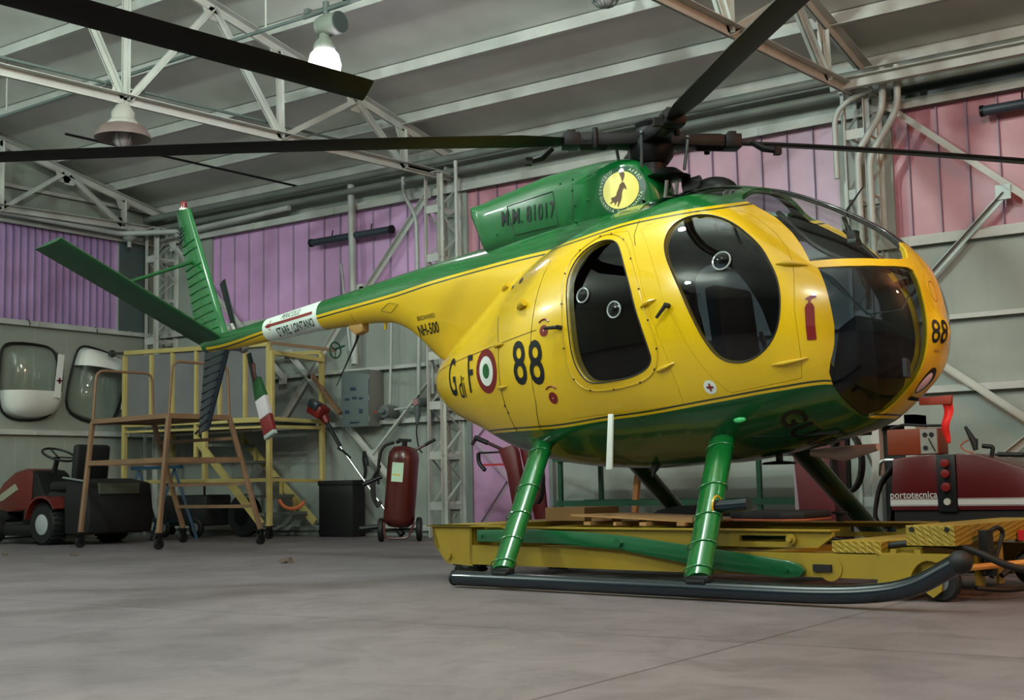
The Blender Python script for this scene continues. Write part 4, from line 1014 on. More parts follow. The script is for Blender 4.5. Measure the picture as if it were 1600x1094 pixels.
# thin aerial on the canopy roof
p = top(1.30, .02); MB().tube([p, p+Vector((.10, .0, .11))], [.007, .004], 6).obj('roof_probe', BLACK, HELI)

# ---- cabin
def seat(u, v, rec=.12):
    s_ = MB().box((u, v, 1.10), (.42, .42, .12)).obj('pilot_seat', P('seat_fabric', (30, 40, 46), .8), HELI, bevel=.03)
    MB().box((u-.24, v, 1.42), (.10, .40, .62), Matrix.Rotation(-rec, 3, 'Y')).obj('seat_back', P('seat_fabric', (30, 40, 46), .8), s_, bevel=.03)
seat(.62, -.30); seat(.62, .30)
MB().prism([(-.35, -.34), (.9, -.34), (1.3, -.18), (1.3, .18), (.9, .34), (-.35, .34)], 2, .80, .84).obj('cabin_floor', INNER, HELI, False)
MB().span((.28, -.44, .86), (.32, .44, 1.30)).obj('seat_bulkhead', INNER, HELI, False)
BHD = (lambda c: MB().add([Vector((-.40+dx, .96*c[2]*math.copysign(abs(math.cos(a))**.93, math.cos(a)), c[0]+.96*c[1]*math.copysign(abs(math.sin(a))**.93, math.sin(a)))) for dx in (0, .02) for a in [2*PI*k/40 for k in range(40)]], [tuple(range(40)), tuple(range(40, 80))]+[(k, (k+1) % 40, 40+(k+1) % 40, 40+k) for k in range(40)]))(prof(-.40)); BHD.obj('rear_bulkhead', INNER, HELI, False)
MB().span((-.37, -.40, .9), (-.05, .40, 1.12)).obj('rear_seat', P('seat_fabric', (30, 40, 46), .8), HELI, False, bevel=.02)
MB().prism([(1.20, .86), (1.52, .92), (1.50, 1.38), (1.40, 1.42), (1.30, 1.36)], 1, -.14, .14).obj('instrument_console', P('console_black', (16, 18, 20), .5), HELI, bevel=.015)
for k, (y, z) in enumerate(((-.07, 1.3), (.07, 1.3), (-.07, 1.17), (.07, 1.17))):
    MB().cyl((1.30-.02*(k//2), y, z), (1.285-.02*(k//2), y, z), .045, 16).obj('dial', P('dial_face', (60, 66, 66), .2), HELI)
for v in (-.3, .3):
    MB().tube([(.95, v, .86), (1.02, v, 1.1), (.95, v, 1.28), (.93, v, 1.36)], .013, 8).obj('cyclic_stick', DARK, HELI)
MB().tube([(1.28, .02, 1.98), (1.32, .02, 1.86)], .012, 8).box((1.33, .02, 1.87), (.05, .05, .05)).cyl((1.31, .02, 1.83), (1.36, .02, 1.83), .032).obj('compass', DARK, HELI)
MB().tube(rounded([(1.10, -.36, 1.98), (1.35, -.36, 1.72), (1.62, -.15, 1.62)], .2), .014, 8).tube(rounded([(1.10, .36, 1.98), (1.35, .36, 1.72), (1.62, .15, 1.62)], .2), .014, 8).obj('canopy_tube', DARK, HELI)
MB().box((1.5, .22, 1.15), (.02, .14, .10), Matrix.Rotation(.3, 3, 'Z')).obj('checklist_card', P('card_white', (190, 196, 190), .6), HELI, False)
MB().tube([(1.36, -.3, 1.62), (1.45, -.1, 1.42), (1.55, .1, 1.45), (1.5, .3, 1.56)], .004, 5).tube([(1.3, -.2, 1.6), (1.5, .0, 1.35), (1.5, .1, 1.1)], .004, 5).obj('headset_cord', P('cord_grey', (120, 130, 130), .5), HELI)

# ---- rotor
MAST = Vector((.03, 0, 0))
MB().lathe([(.16, 2.12), (.13, 2.24), (.09, 2.32), (.085, 2.55)], MAST, n=20).obj('mast_fairing', ROTOR, HELI)
MB().lathe([(.02, 2.375), (.13, 2.39), (.14, 2.40), (.11, 2.41), (.06, 2.45)], MAST+Vector((.11, 0, 0)), n=24).obj('swashplate', DARK, HELI)
MB().sphere((.36, .16, 2.29), .12, 18, 12, (1.3, 1, .8)).cyl((.2, .1, 2.3), (.3, .14, 2.32), .09).obj('oil_tank', DARK, HELI)
MB().cyl((.16, -.07, 2.2), (.19, -.08, 2.36), .012).cyl((.22, -.05, 2.2), (.25, -.06, 2.34), .012).obj('control_rod', STEEL, HELI)
hub = MB().lathe([(.10, 2.50), (.13, 2.54), (.14, 2.62), (.12, 2.68), (.09, 2.72), (.10, 2.75), (.04, 2.78)], MAST, n=20)
hub = hub.obj('rotor_hub', ROTOR, HELI)
for i, az in enumerate((229, 49, -39.5, 139)):
    a = math.radians(az); d = Vector((math.cos(a), math.sin(a), 0)); s = Vector((-d.y, d.x, 0))
    def Q(r, c, z): return MAST+d*r+s*c+Vector((0, 0, z))
    hz = 2.64
    arm = MB()
    M4 = Matrix((d, s, Vector((0, 0, 1)))).transposed().to_4x4(); M4.translation = MAST
    arm.prism([(.05, -.10), (.30, -.055), (.46, -.05), (.46, .05), (.30, .055), (.05, .10)], 2, hz-.035, hz+.04)
    arm.cyl((.28, 0, hz), (.44, 0, hz), .055, 14).box((.50, 0, hz), (.10, .13, .085)).box((.50, 0, hz+.05), (.05, .08, .03)).cyl((.36, .06, hz-.06), (.36, .06, hz+.07), .018)
    arm.xf(M4).obj('blade_grip', ROTOR, HELI, bevel=.006)
    MB().tube([(.60, -.09, hz-.02), (.66, -.13, hz-.07), (.74, -.15, hz-.09)], [.018, .022, .016], 8).box((.74, -.15, hz-.09), (.04, .05, .045)).xf(M4).obj('blade_damper', ROTOR, HELI)
    MB().tube([(.17, -.11, 2.44), (.20, -.11, hz)], .010, 8).sphere((.20, -.11, hz), .016).xf(M4).obj('pitch_link', P('link_dark', (70, 76, 78), .35, .6), HELI)
    if i == 0: MB().tube([(.44, -.05, hz+.03), (.47, -.075, hz+.045), (.50, -.07, hz+.0), (.50, -.07, hz-.05)], .006, 6).xf(M4).obj('grip_clip', P('clip_brass', (150, 140, 96), .35, .6), HELI)
    vs = []; fs = []; S = [(-.085, 0), (-.078, .012), (-.05, .017), (0, .016), (.05, .009), (.085, .001), (.085, -.001), (.05, -.006), (0, -.008), (-.05, -.009), (-.078, -.007)]
    m = len(S); N_ = 24
    for j in range(N_+1):
        r = .52+(4.015-.52)*j/N_; tw = math.radians(11-7*(r/4)); droop = (-.13, -.17, -.12, -.12)[i]*((r-.5)/3.5)**1.5-(.0, .07, 0, 0)[i]*r/4
        k = .55+.45*min(1, (r-.52)/.25)
        for (c, h_) in S:
            cc = c*k; vs.append(Q(r, cc*math.cos(tw), hz+droop+h_+cc*math.sin(tw)*1.0))
    for j in range(N_):
        for q in range(m): fs.append((j*m+q, j*m+(q+1) % m, (j+1)*m+(q+1) % m, (j+1)*m+q))
    fs += [tuple(range(m)), tuple(N_*m+q for q in range(m))]
    MB().add(vs, fs).obj('rotor_blade', ROTOR, HELI)

# ---- covers hung on the helicopter
hx = Matrix.Translation((10.519, -4.869, 0)) @ Matrix.Rotation(math.radians(-7.5), 4, 'Z')
def W3(u, v, z): return hx @ Vector((u, v, z))
t = thing('pitot_cover', 'red pitot cover with a long red streamer under the helicopter nose', 'cover', W3(1.70, -.03, .955), math.radians(-7.5))
MB().prism([(-.02, -.022), (.15, -.026), (.155, .02), (.10, .018), (-.02, .016)], 1, -.012, .012).obj('cover_sleeve', P('sleeve_red_brown', (150, 52, 32), .6), t, bevel=.004)
vs = []; fs = []
for k in range(13):
    z = -.02-.20*k/12; w_ = .024*(1-.55*(k/12)**2); x = .125+.006*math.sin(k*.6)-.012*(k/12)
    vs += [(x-w_, -.003+.010*math.sin(k*.7), z), (x+w_, .002+.010*math.sin(k*.7+.5), z)]
for k in range(12): fs.append((2*k, 2*k+1, 2*k+3, 2*k+2))
o = MB().add(vs, fs).obj('streamer', P('streamer_red', (225, 28, 18), .6), t)
md = o.modifiers.new('thick', 'SOLIDIFY'); md.thickness = .002
t = thing('blade_cover', 'tail rotor blade cover in green, white and red bands hanging by the tail', 'cover', W3(-4.36, .27, 1.46), math.radians(-7.5))
def cv(a, b, mat, nm):
    A = Vector((.04*0, 0, .05)); B = A+Vector((.20, 0, -.50)); dd = (B-A); px = Vector((dd.z, 0, -dd.x)).normalized(); q = MB()
    pa = A+dd*a; pb = A+dd*b; wa = .048+.03*min(1, a*3); wb = .048+.03*min(1, b*3); vs = []
    for p, w_ in ((pa, wa), (pb, wb)):
        for sx, sy in ((-1, -1), (1, -1), (1, 1), (-1, 1)): vs.append(p+px*w_*sx*.9+Vector((0, .022*sy, 0)))
    q.add(vs, [(0, 1, 2, 3), (7, 6, 5, 4), (0, 4, 5, 1), (1, 5, 6, 2), (2, 6, 7, 3), (3, 7, 4, 0)]); q.obj(nm, mat, t, bevel=.006)
cv(.0, .34, P('flag_green', (30, 84, 42), .6), 'green_band'); cv(.34, .66, P('flag_white', (208, 200, 204), .6), 'white_band'); cv(.66, .93, P('flag_red', (112, 26, 26), .45), 'red_band'); cv(.93, 1.0, P('cover_grey_end', (150, 158, 154), .4), 'cover_end')
MB().tube([(-.05, 0, .18), (-.03, 0, .08), (0, 0, .03)], [.02, .016, .03], 8).obj('cover_tie', P('tie_brown', (70, 26, 24), .6), t)

# ================================================================== THE REST OF THE HANGAR
def diamond():
    mt = P('tread_plate_yellow', (156, 130, 28), .45, vary=.25, vscale=6, dirt=(120, 105, 50))
    nt = mt.node_tree; b = nt.nodes['Principled BSDF']; tc = [n for n in nt.nodes if n.type == 'TEX_COORD'][0]
    out = []
    for ang in (PI/4, -PI/4):
        mp = nt.nodes.new('ShaderNodeMapping'); mp.inputs['Rotation'].default_value = (ang, ang, ang); nt.links.new(tc.outputs['Object'], mp.inputs[0])
        wv = nt.nodes.new('ShaderNodeTexWave'); wv.bands_direction = 'X'; wv.inputs['Scale'].default_value = 16; nt.links.new(mp.outputs[0], wv.inputs[0]); out.append(wv.outputs['Fac'])
    mx = nt.nodes.new('ShaderNodeMath'); mx.operation = 'MAXIMUM'; nt.links.new(out[0], mx.inputs[0]); nt.links.new(out[1], mx.inputs[1])
    pw = nt.nodes.new('ShaderNodeMath'); pw.operation = 'POWER'; pw.inputs[1].default_value = 4; nt.links.new(mx.outputs[0], pw.inputs[0])
    bp = nt.nodes.new('ShaderNodeBump'); bp.inputs['Strength'].default_value = .8; bp.inputs['Distance'].default_value = .006
    nt.links.new(pw.outputs[0], bp.inputs['Height']); nt.links.new(bp.outputs[0], b.inputs['Normal']); return mt
TREAD = diamond()
def wheel(par, c, r, w_, axis=(0, 1, 0), hub=.5, name='wheel', lug=0, mat=BLACK, hubmat=None):
    ax = Vector(axis); m_ = MB().lathe([(r*hub, -w_/2), (r*.9, -w_/2), (r, -w_*.3), (r, w_*.3), (r*.9, w_/2), (r*hub, w_/2)], c, axis, 28)
    if lug:
        x = ax.cross(Vector((0, 0, 1))).normalized(); z = Vector((0, 0, 1))
        for k in range(lug):
            a = 2*PI*k/lug; d = x*math.cos(a)+z*math.sin(a); t = -x*math.sin(a)+z*math.cos(a)
            m_.box(Vector(c)+d*r, (.02, w_*.9, .02), Matrix((t, ax, d)).transposed())
    o = m_.obj(name, mat, par)
    MB().lathe([(r*hub*.25, -w_*.56), (r*hub*.9, -w_*.52), (r*hub, -w_*.49), (r*hub, w_*.49), (r*hub*.9, w_*.52), (r*hub*.25, w_*.56)], c, axis, 20).obj('wheel_rim', hubmat or GREY, o)
    return o
def caster(par, x, y, r=.06, top_=.16, rot=0):
    c = MB().box((x, y, top_-.006), (.11, .11, .012)); c.box((x-.028, y, top_-.06), (.006, .04, .11)).box((x+.028, y, top_-.06), (.006, .04, .11)).cyl((x, y, top_-.012), (x, y, top_-.03), .03)
    o = c.obj('caster', DARK, par); MB().lathe([(.01, -.018), (r, -.016), (r, .016), (.01, .018)], (x, y, r), (1, 0, 0), 20).obj('caster_wheel', BLACK, o)

# ---- moving trolley under the helicopter (same heading as the helicopter)
D = thing('aircraft_trolley', 'low yellow trolley with green lifting arms under the helicopter', 'trolley', (10.519, -4.869, 0), math.radians(-7.5))
for s in (-1, 1):
    v = .56*s
    MB().span((-1.0, v-.04, .095), (1.72, v+.04, .10)).span((-1.0, v-.04, .205), (1.72, v+.04, .21)).span((-1.0, v+s*.035, .10), (1.72, v+s*.04, .205)).obj('lower_rail', DOLLY_Y, D, False)
    # upper rail with its long slot
    u = MB(); va, vb = v+s*.005, v+s*.03
    u.prism([(-.86, .235), (.93, .235), (.93, .315), (-.86, .325)], 1, va, vb); u.prism([(.93, .292), (1.26, .292), (1.26, .315), (.93, .315)], 1, va, vb); u.prism([(.93, .235), (1.26, .235), (1.26, .262), (.93, .262)], 1, va, vb); u.prism([(1.26, .235), (1.38, .235), (1.46, .29), (1.46, .312), (1.26, .315)], 1, va, vb)
    u.span((-.86, v-.05, .315), (1.46, v+.05, .322)); u.obj('upper_rail', DOLLY_Y, D, False)
    MB().cyl((1.24, v+s*.02, .276), (1.24, v+s*.05, .276), .028, 14).cyl((1.24, v+s*.05, .276), (1.24, v+s*.07, .276), .014, 8).obj('slot_roller', DOLLY_Y, D)
    GA_ = P('arm_green', (14, 84, 46), .3, coat=.4)
    MB().prism([(-.90, .305), (-.44, .312), (.0, .296), (.22, .283), (.80, .222), (1.24, .172), (1.30, .155), (1.325, .125), (1.30, .095), (1.22, .088), (.80, .118), (.20, .205), (-.30, .232), (-.90, .235)], 1, v+s*.05, v+s*.08).obj('lifting_arm', GA_, D, bevel=.004)
    MB().cyl((.19, v+s*.08, .245), (.19, v+s*.10, .245), .026, 6).obj('pivot_bolt', GA_, D); MB().cyl((-.86, v+s*.08, .27), (-.86, v+s*.09, .27), .012, 8).obj('pivot_bolt', GA_, D); MB().cyl((1.23, v+s*.08, .13), (1.23, v+s*.09, .13), .012, 8).obj('pivot_bolt', GA_, D)
    MB().cyl((1.45, v+s*.04, .14), (1.45, v+s*.046, .14), .062, 24).obj('slot_disc', DOLLY_Y, D); MB().box((1.41, v+s*.05, .14), (.10, .012, .035)).obj('slot', P('slot_black', (8, 8, 8), .8), D, False)
    # front end guard with its wheel arch
    vo = v+s*.02
    arch = [(1.70, .05), (1.86, .05)]+[(1.96+.10*math.cos(a), .06+.13*math.sin(a)) for a in [PI-(i/8)*PI*.62 for i in range(9)]]+[(2.06, .215), (1.72, .215)]
    MB().prism(arch, 1, vo-.004, vo+.045*s).span((1.70, v-.06, .213), (2.06, v+.06, .219)).obj('end_guard', DOLLY_Y, D, False)
    MB().box((1.90, v+s*.03, .228), (.03, .03, .02)).box((1.78, v+s*.03, .228), (.03, .03, .02)).obj('guard_stop', DOLLY_Y, D, False)
    w_ = wheel(D, (1.98, v-.02*s, .09), .09, .05); MB().prism([(1.90, .21), (2.02, .21), (2.0, .05), (1.96, .02), (1.93, .04)], 1, v+s*.02, v+s*.035).obj('wheel_fork', DOLLY_Y, D, False)
    wheel(D, (-1.17, .42*s, .115), .115, .09, lug=22, name='rear_wheel')
# rear bin-shaped cross end
MB().prism([(-1.33, .325), (-1.31, .21), (-1.20, .095), (-.98, .085), (-.98, .325)], 1, -.60, -.585).prism([(-1.33, .325), (-1.31, .21), (-1.20, .095), (-.98, .085), (-.98, .325)], 1, .585, .60).prism([(-1.33, .325), (-1.31, .21), (-1.28, .18), (-1.26, .18), (-1.31, .325)], 1, -.6, .6).span((-1.0, -.6, .17), (-.98, .6, .325)).obj('rear_end', DOLLY_Y, D, False)
MB().span((-1.36, -.62, .322), (-.72, -.50, .330)).span((-1.36, -.62, .322), (-.98, .62, .330)).obj('rear_flange', DOLLY_Y, D, False)
MB().cyl((-1.18, -.6, .145), (-1.18, -.615, .145), .025, 12).obj('wheel_bolt', DOLLY_Y, D)
# cross members and stepped tread-plate boxes
split_obj('cross_member', [MB().span((-.3, -.56, .11), (-.2, .56, .2)), MB().span((.9, -.56, .11), (1.0, .56, .2)), MB().span((-.7, -.52, .24), (-.62, .52, .31))], DOLLY_Y, D)
o = MB().span((1.46, -.60, .215), (1.72, .60, .272)).obj('tread_step', TREAD, D, False, bevel=.003)
o = MB().span((1.845, -.60, .255), (2.08, .52, .348)).obj('tread_step', TREAD, D, False, bevel=.003)
for u in (1.875, 2.045): MB().cyl((u, -.606, .33), (u, -.600, .33), .0115, 14).obj('step_hole', P('slot_black', (8, 8, 8), .8), o)
MB().span((1.72, -.45, .10), (1.85, .5, .27)).obj('under_box', DOLLY_Y, D, False)
MB().span((2.085, -.42, .06), (2.10, -.34, .24)).span((2.085, -.18, .06), (2.10, -.12, .24)).span((2.08, .52, .16), (2.14, .56, .44)).span((2.085, .56, .16), (2.11, .70, .44)).span((2.09, .50, .18), (2.2, .8, .26)).obj('end_plates', DOLLY_Y, D, False)
MB().prism([(2.09, .44), (2.14, .46), (2.14, .16), (2.09, .16)], 1, .47, .50).obj('upright_plate', DOLLY_Y, D, False)
MB().span((2.09, .1, .25), (2.13, .45, .30)).obj('red_block', P('bright_red', (200, 24, 30), .5), D, False)
MB().tube([(2.06, -.5, .15), (2.62, .10, .20)], .015, 8).box((2.05, -.48, .17), (.04, .04, .05)).obj('tow_bar', P('tow_bar_paint', (214, 150, 70), .5), D)
MB().tube(rounded([(1.66, -.52, .235), (1.80, -.52, .262), (1.98, -.5, .262), (2.12, -.5, .235), (2.28, -.45, .15), (2.45, -.3, .12), (2.7, -.2, .14)], .12), .017, 10).obj('hydraulic_hose', BLACK, D)
MB().tube(rounded([(2.12, -.40, .12), (2.13, -.36, .30), (2.15, -.30, .335), (2.16, -.24, .31), (2.14, -.30, .2), (2.13, -.34, .1)], .04), .011, 8).box((2.13, -.38, .26), (.04, .07, .12)).box((2.13, -.36, .16), (.05, .05, .10)).obj('lifting_handle', BLACK, D)
MB().tube(rounded([(2.12, -.2, .1), (2.18, 0, .2), (2.2, .2, .22), (2.22, .4, .2)], .1), .014, 8).tube(rounded([(2.1, -.45, .06), (2.2, -.3, .04), (2.25, -.1, .05), (2.2, .1, .06)], .1), .012, 8).obj('hose_bundle', BLACK, D)
wheel(D, (2.35, .1, .075), .075, .05, name='tow_wheel')
for c in ((-1.0, 0, .2),): MB().span((-1.0, -.06, .12), (1.75, .06, .18)).obj('centre_beam', DOLLY_Y, D, False)

# load on the trolley
def local(nm, label, cat, group=None): return thing(nm, label, cat, (10.519, -4.869, 0), math.radians(-7.5), group)
PLY = P('plywood', (178, 134, 84), .6, vary=.25, vscale=5)
t = local('plywood_sheet', 'warped plywood sheet lying across the trolley', 'board')
vs = []; fs = []; A, B_ = 20, 6
for k in (0, 1):
    for i in range(A+1):
        for j in range(B_+1):
            s_ = i/A; u = -.34+.92*s_; v = -.42+.55*j/B_; z = .352+.03*(1-s_)**2.5*(1-.2*j/B_)+.008*math.sin(s_*4)+.010*k; vs.append((u+.05*j/B_*0, v, z))
q = (A+1)*(B_+1)
for i in range(A):
    for j in range(B_):
        a = i*(B_+1)+j; fs += [(a, a+1, a+B_+2, a+B_+1), (q+a, q+a+B_+1, q+a+B_+2, q+a+1)]
for i in range(A): a = i*(B_+1); b = a+B_; fs += [(a, a+B_+1, q+a+B_+1, q+a), (b, q+b, q+b+B_+1, b+B_+1)]
for j in range(B_): b = A*(B_+1)+j; fs += [(j, q+j, q+j+1, j+1), (b, b+1, q+b+1, q+b)]
MB().add(vs, fs).obj('sheet', PLY, t, True)
t = local('rubber_mat', 'black rubber mat with a red edge on the trolley, right of the plywood', 'mat')
MB().prism([(.62, -.2), (.98, -.28), (1.10, -.22), (1.08, .1), (.9, .19), (.62, .2)], 2, .362, .40).obj('mat', P('mat_black', (22, 22, 26), .8), t, bevel=.012)
MB().prism([(.62, -.24), (1.02, -.31), (1.125, -.22), (1.08, .1), (.9, .19), (.62, .2)], 2, .352, .362).obj('mat_edge', P('mat_edge_red', (160, 80, 50), .6), t, bevel=.003)
t = local('black_cushion', 'black rumpled cushion behind the plywood sheet on the trolley', 'cushion')
MB().prism([(-.35, .33), (-.30, .345), (-.18, .40), (-.02, .425), (.12, .41), (.26, .40), (.32, .36), (.32, .33)], 1, .22, .46).obj('cushion', P('cushion_black', (18, 18, 20), .9), t, bevel=.015)
for i, (u, v) in enumerate(((-.20, -.40), (.02, -.42), (.22, -.42), (.46, -.40))):
    w_ = .05 if i != 1 else .02
    m_ = MB().span((u-w_/2, v-.04, .330), (u+w_/2, v+.25, .349))
    o = m_.obj('wooden_block', PLY, None, False); o.matrix_world = hx
    tag(o, ['wooden block under the raised left end of the plywood sheet', 'narrow wooden block under the middle of the plywood sheet', 'wide wooden block under the plywood sheet, just left of the front leg', 'wooden block under the right end of the plywood sheet'][i], 'block', 'blocks under the plywood')
CARD = P('cardboard', (150, 110, 66), .8, vary=.15)
o = MB().span((-.95, .05, .335), (-.62, .40, .42)).obj('cardboard_box', CARD, None, False, bevel=.003); o.matrix_world = hx
tag(o, 'flat cardboard box on the trolley behind the rear skid leg', 'box')
o = MB().box((-.47, .08, .345), (.16, .10, .02)).box((-.46, .16, .36), (.10, .03, .04), Matrix.Rotation(.4, 3, 'Z')).obj('wood_offcuts', CARD, None, False); o.matrix_world = hx
tag(o, 'small brown wood offcuts beside the cardboard box on the trolley', 'wood')
o = MB().cyl((1.02, .3, .33), (1.02, .3, .37), .02).lathe([(.02, 0), (.045, .004), (.045, .014), (.02, .018)], (1.02, .3, .37)).obj('clamp_knob', DARK); o.matrix_world = hx
tag(o, 'small black knob standing on the far rail of the trolley', 'knob')

# ---- tan rolling step platform
t = thing('step_platform', 'tan tubular step platform with two hoop handrails on black castors', 'platform', (0, 0, 0))
Fa, Fb, Fc, Fd = Vector((2.57, -3.07, .16)), Vector((3.91, -3.14, .16)), Vector((4.23, -2.07, .16)), Vector((2.85, -1.92, .16))
Ta, Tb, Tc, Td = Vector((2.50, -2.88, 1.34)), Vector((3.86, -2.98, 1.34)), Vector((3.92, -2.22, 1.34)), Vector((2.60, -2.14, 1.34))
def lerp(a, b, z): return a.lerp(b, (z-a.z)/(b.z-a.z))
for a, b in ((Fa, Ta), (Fb, Tb), (Fc, Tc), (Fd, Td)):
    MB().bar(a, b, .045, .045, (1, 0, 0)).obj('platform_leg', TAN, t, False, bevel=.006)
    caster(t, a.x, a.y, .055, .16)
pl = MB()
for a, b in ((Ta, Tb), (Tb, Tc), (Tc, Td), (Td, Ta)): pl.bar(a, b, .04, .05)
pl.obj('deck_frame', TAN, t, False); q = MB(); q.prism([tuple(p.xy) for p in (Ta, Tb, Tc, Td)], 2, 1.335, 1.355); q.obj('deck', P('deck_brown', (120, 92, 62), .6), t, False)
for z, prs in ((.89, ((Fa, Ta, Fb, Tb), (Fb, Tb, Fc, Tc), (Fc, Tc, Fd, Td), (Fd, Td, Fa, Ta))), (1.12, ((Fc, Tc, Fd, Td),)), (.64, ((Fc, Tc, Fd, Td),)), (.40, ((Fc, Tc, Fd, Td),))):
    for a, b, c, d in prs: MB().bar(lerp(a, b, z), lerp(c, d, z), .03 if z != .89 else .045, .035 if z != .89 else .05).obj('tie_bar' if z == .89 else 'step_rung', TAN, t, False)
for A_, B_ in ((Ta, Td), (Tb, Tc)):
    up = Vector((0, 0, .56)); MB().tube(rounded([A_, A_+up+Vector((0, .04, 0)), B_+up-Vector((0, .03, 0)), B_], .10, 6), .015, 10).obj('hoop_handrail', TAN, t)

# ---- pale yellow maintenance platform with its stair
t = thing('maintenance_stand', 'pale yellow maintenance platform with railings, stair and castors', 'platform', (0, 0, 0))
y0, y1 = -1.0, -.22; xa, xb = .64, 3.26
def sbar(a, b, nm, w_=.05, mat=SCAF_Y): MB().bar(a, b, w_, w_, (0, 1, 0)).obj(nm, mat, t, False, bevel=.004)
for x, y in ((xa, y0), (xb, y0), (xa, y1), (xb+.1, y1)):
    sbar((x, y, .13), (x, y, 2.32 if x < 2 else (2.26 if y == y0 else 2.20)), 'corner_post', .055); caster(t, x, y, .055, .15)
sbar((xa, y0, 2.36), (xb, y0, 2.27), 'top_rail', .055); sbar((xa, y0, 1.43), (xb, y0, 1.385), 'bottom_rail', .06); sbar((xa, y0, 1.34), (xb, y0, 1.30), 'deck_edge', .03)
for x in (1.16, 1.56, 2.0, 2.42, 2.86): sbar((x, y0, 1.40), (x, y0, 2.30), 'rail_post', .045)
sbar((xa, y1, 2.32), (xb+.1, y1, 2.22), 'top_rail', .05); sbar((xa, y0, .70), (xb, y0, .68), 'mid_rail', .045)
sbar((2.0, y0, 1.38), (2.0, y0, .98), 'hanging_post', .045); sbar((2.16, y0, 1.34), (2.16, y0, .70), 'hanging_post', .055)
q = MB().span((xa, y0+.03, 1.33), (xb, y1, 1.36)).obj('deck', P('deck_grey', (70, 76, 70), .7), t, False)
MB().span((xa+.03, y0+.015, 1.42), (xb-.03, y0+.025, 2.30)).obj('side_sheet', P('sheet_grey', (122, 124, 126), .5, vary=.15), t, False)
# side frame at the right end
sbar((xb+.05, y0, 2.17), (xb+.13, y1, 2.12), 'gate_rail', .05); sbar((xb+.05, y0, 1.39), (xb+.13, y1, 1.37), 'gate_rail', .045); sbar((xb+.05, y0, 1.39), (xb+.05, y0, 2.19), 'gate_post', .045)
sbar((xb, y0, 1.30), (xb+.1, y1, 1.30), 'side_rail', .04); sbar((xb, y0, .68), (xb+.1, y1, .66), 'side_rail', .04)
sbar((xb+.05, y0, 2.28), (xb+1.1, y0-.05, 2.11), 'reach_arm', .04, TAN); sbar((3.2, y1, 1.95), (3.75, y1-.1, 1.45), 'swing_strut', .05, TAN)
WH = MB().tube([(4.36, -1.05+.09*math.cos(a*PI/8), 2.11+.09*math.sin(a*PI/8)) for a in range(16)], .010, 6, closed=True)
for k in range(3): a = k*2*PI/3+.5; WH.cyl((4.36, -1.05, 2.11), (4.36, -1.05+.09*math.cos(a), 2.11+.09*math.sin(a)), .007, 6)
WH.cyl((4.30, -1.05, 2.11), (4.50, -1.05, 2.15), .011, 6); WH.obj('hand_wheel', P('wheel_green', (24, 70, 52), .5), t)
MB().cyl((.62, y0, 2.36), (.42, y0-.02, 2.37), .018).lathe([(.02, 0), (.05, .01), (.045, .05), (.02, .06)], (.42, y0-.02, 2.37), (-1, 0, 0)).obj('end_knob', P('knob_dark', (54, 58, 54), .5), t)
for y in (y0, y1): MB().bar((1.98, y, 1.22), (3.14+(.1 if y == y1 else 0), y, .16), .03, .09, (0, 0, 1)).obj('stair_stringer', SCAF_Y, t, False)
wheel(t, (2.45, -.62, .26), .26, .12, name='transport_wheel', hubmat=DARK)
for k in range(5):
    z = .28+.21*k; x = 3.02-.225*k
    MB().span((x-.10, y0+.03, z-.018), (x+.12, y1-.03, z+.018)).obj('stair_tread', P('tread_grey', (96, 104, 98), .6), t, False, bevel=.003)
    MB().span((x-.10, y1-.06, z), (x-.07, y1-.03, z+.19)).obj('riser_post', SCAF_Y, t, False)

# ---- things under and round the platforms
t = thing('blue_trestle', 'dark blue folding trestle between the mower and the yellow platform', 'trestle', (1.75, -1.42, 0))
for x in (-.3, .35):
    for s in (-1, 1): MB().bar((x, 0, .84), (x+.20*s, .18*s, 0), .03, .03).obj('trestle_leg', P('trestle_blue', (34, 70, 96), .4), t, False)
MB().bar((-.42, 0, .86), (.48, 0, .86), .05, .04).obj('trestle_top', P('trestle_blue', (34, 70, 96), .4), t, False); MB().bar((-.45, .02, .22), (.5, .02, .22), .02, .02).obj('trestle_brace', P('trestle_blue', (34, 70, 96), .4), t, False)
t = thing('shade_filler', 'black wheeled generator added for the shade under the yellow platform', 'filler', (1.55, -.62, 0))  # dark machine added where only deep shade lies under the platform
MB().span((-.45, -.22, .14), (.45, .2, .52)).obj('casing', P('shade_filler_black', (24, 26, 28), .6), t, bevel=.03); MB().tube(rounded([(-.4, -.2, .5), (-.4, -.2, .66), (.4, -.2, .66), (.4, -.2, .5)], .06), .014, 8).obj('handle', DARK, t)
for x in (-.3, .3): wheel(t, (x, -.24, .12), .12, .05)
t = thing('storage_chest', 'black storage chest on the floor behind the foot of the stair', 'trunk', (3.75, -.30, 0))
MB().span((-.26, -.12, 0), (.28, .1, .62)).obj('body', P('trunk_black', (9, 10, 12), .6), t, bevel=.01); MB().span((-.27, -.13, .60), (.29, .11, .66)).obj('lid', P('trunk_black', (9, 10, 12), .6), t, bevel=.01)
o = MB().tube(arc((3.38, -.75, .50), .16, PI*1.1, PI*1.85, 12, (.8, .6, 0), (0, 0, 1)), .022, 8).obj('orange_tube', P('orange_plastic', (190, 100, 56), .5)); tag(o, 'curved orange tube lying on the stair of the yellow platform', 'tube')
o = MB().tube(rounded([(3.99, -.16, 1.0), (3.97, -.16, .9), (4.0, -.15, .78), (3.97, -.14, .68)], .1), .02, 6).tube(rounded([(4.0, -.16, .98), (4.05, -.18, .9), (4.06, -.18, .82)], .03), .014, 6).obj('hanging_strap', P('strap_black', (20, 24, 26), .8)); tag(o, 'black strap hanging on the wall right of the yellow platform', 'strap')

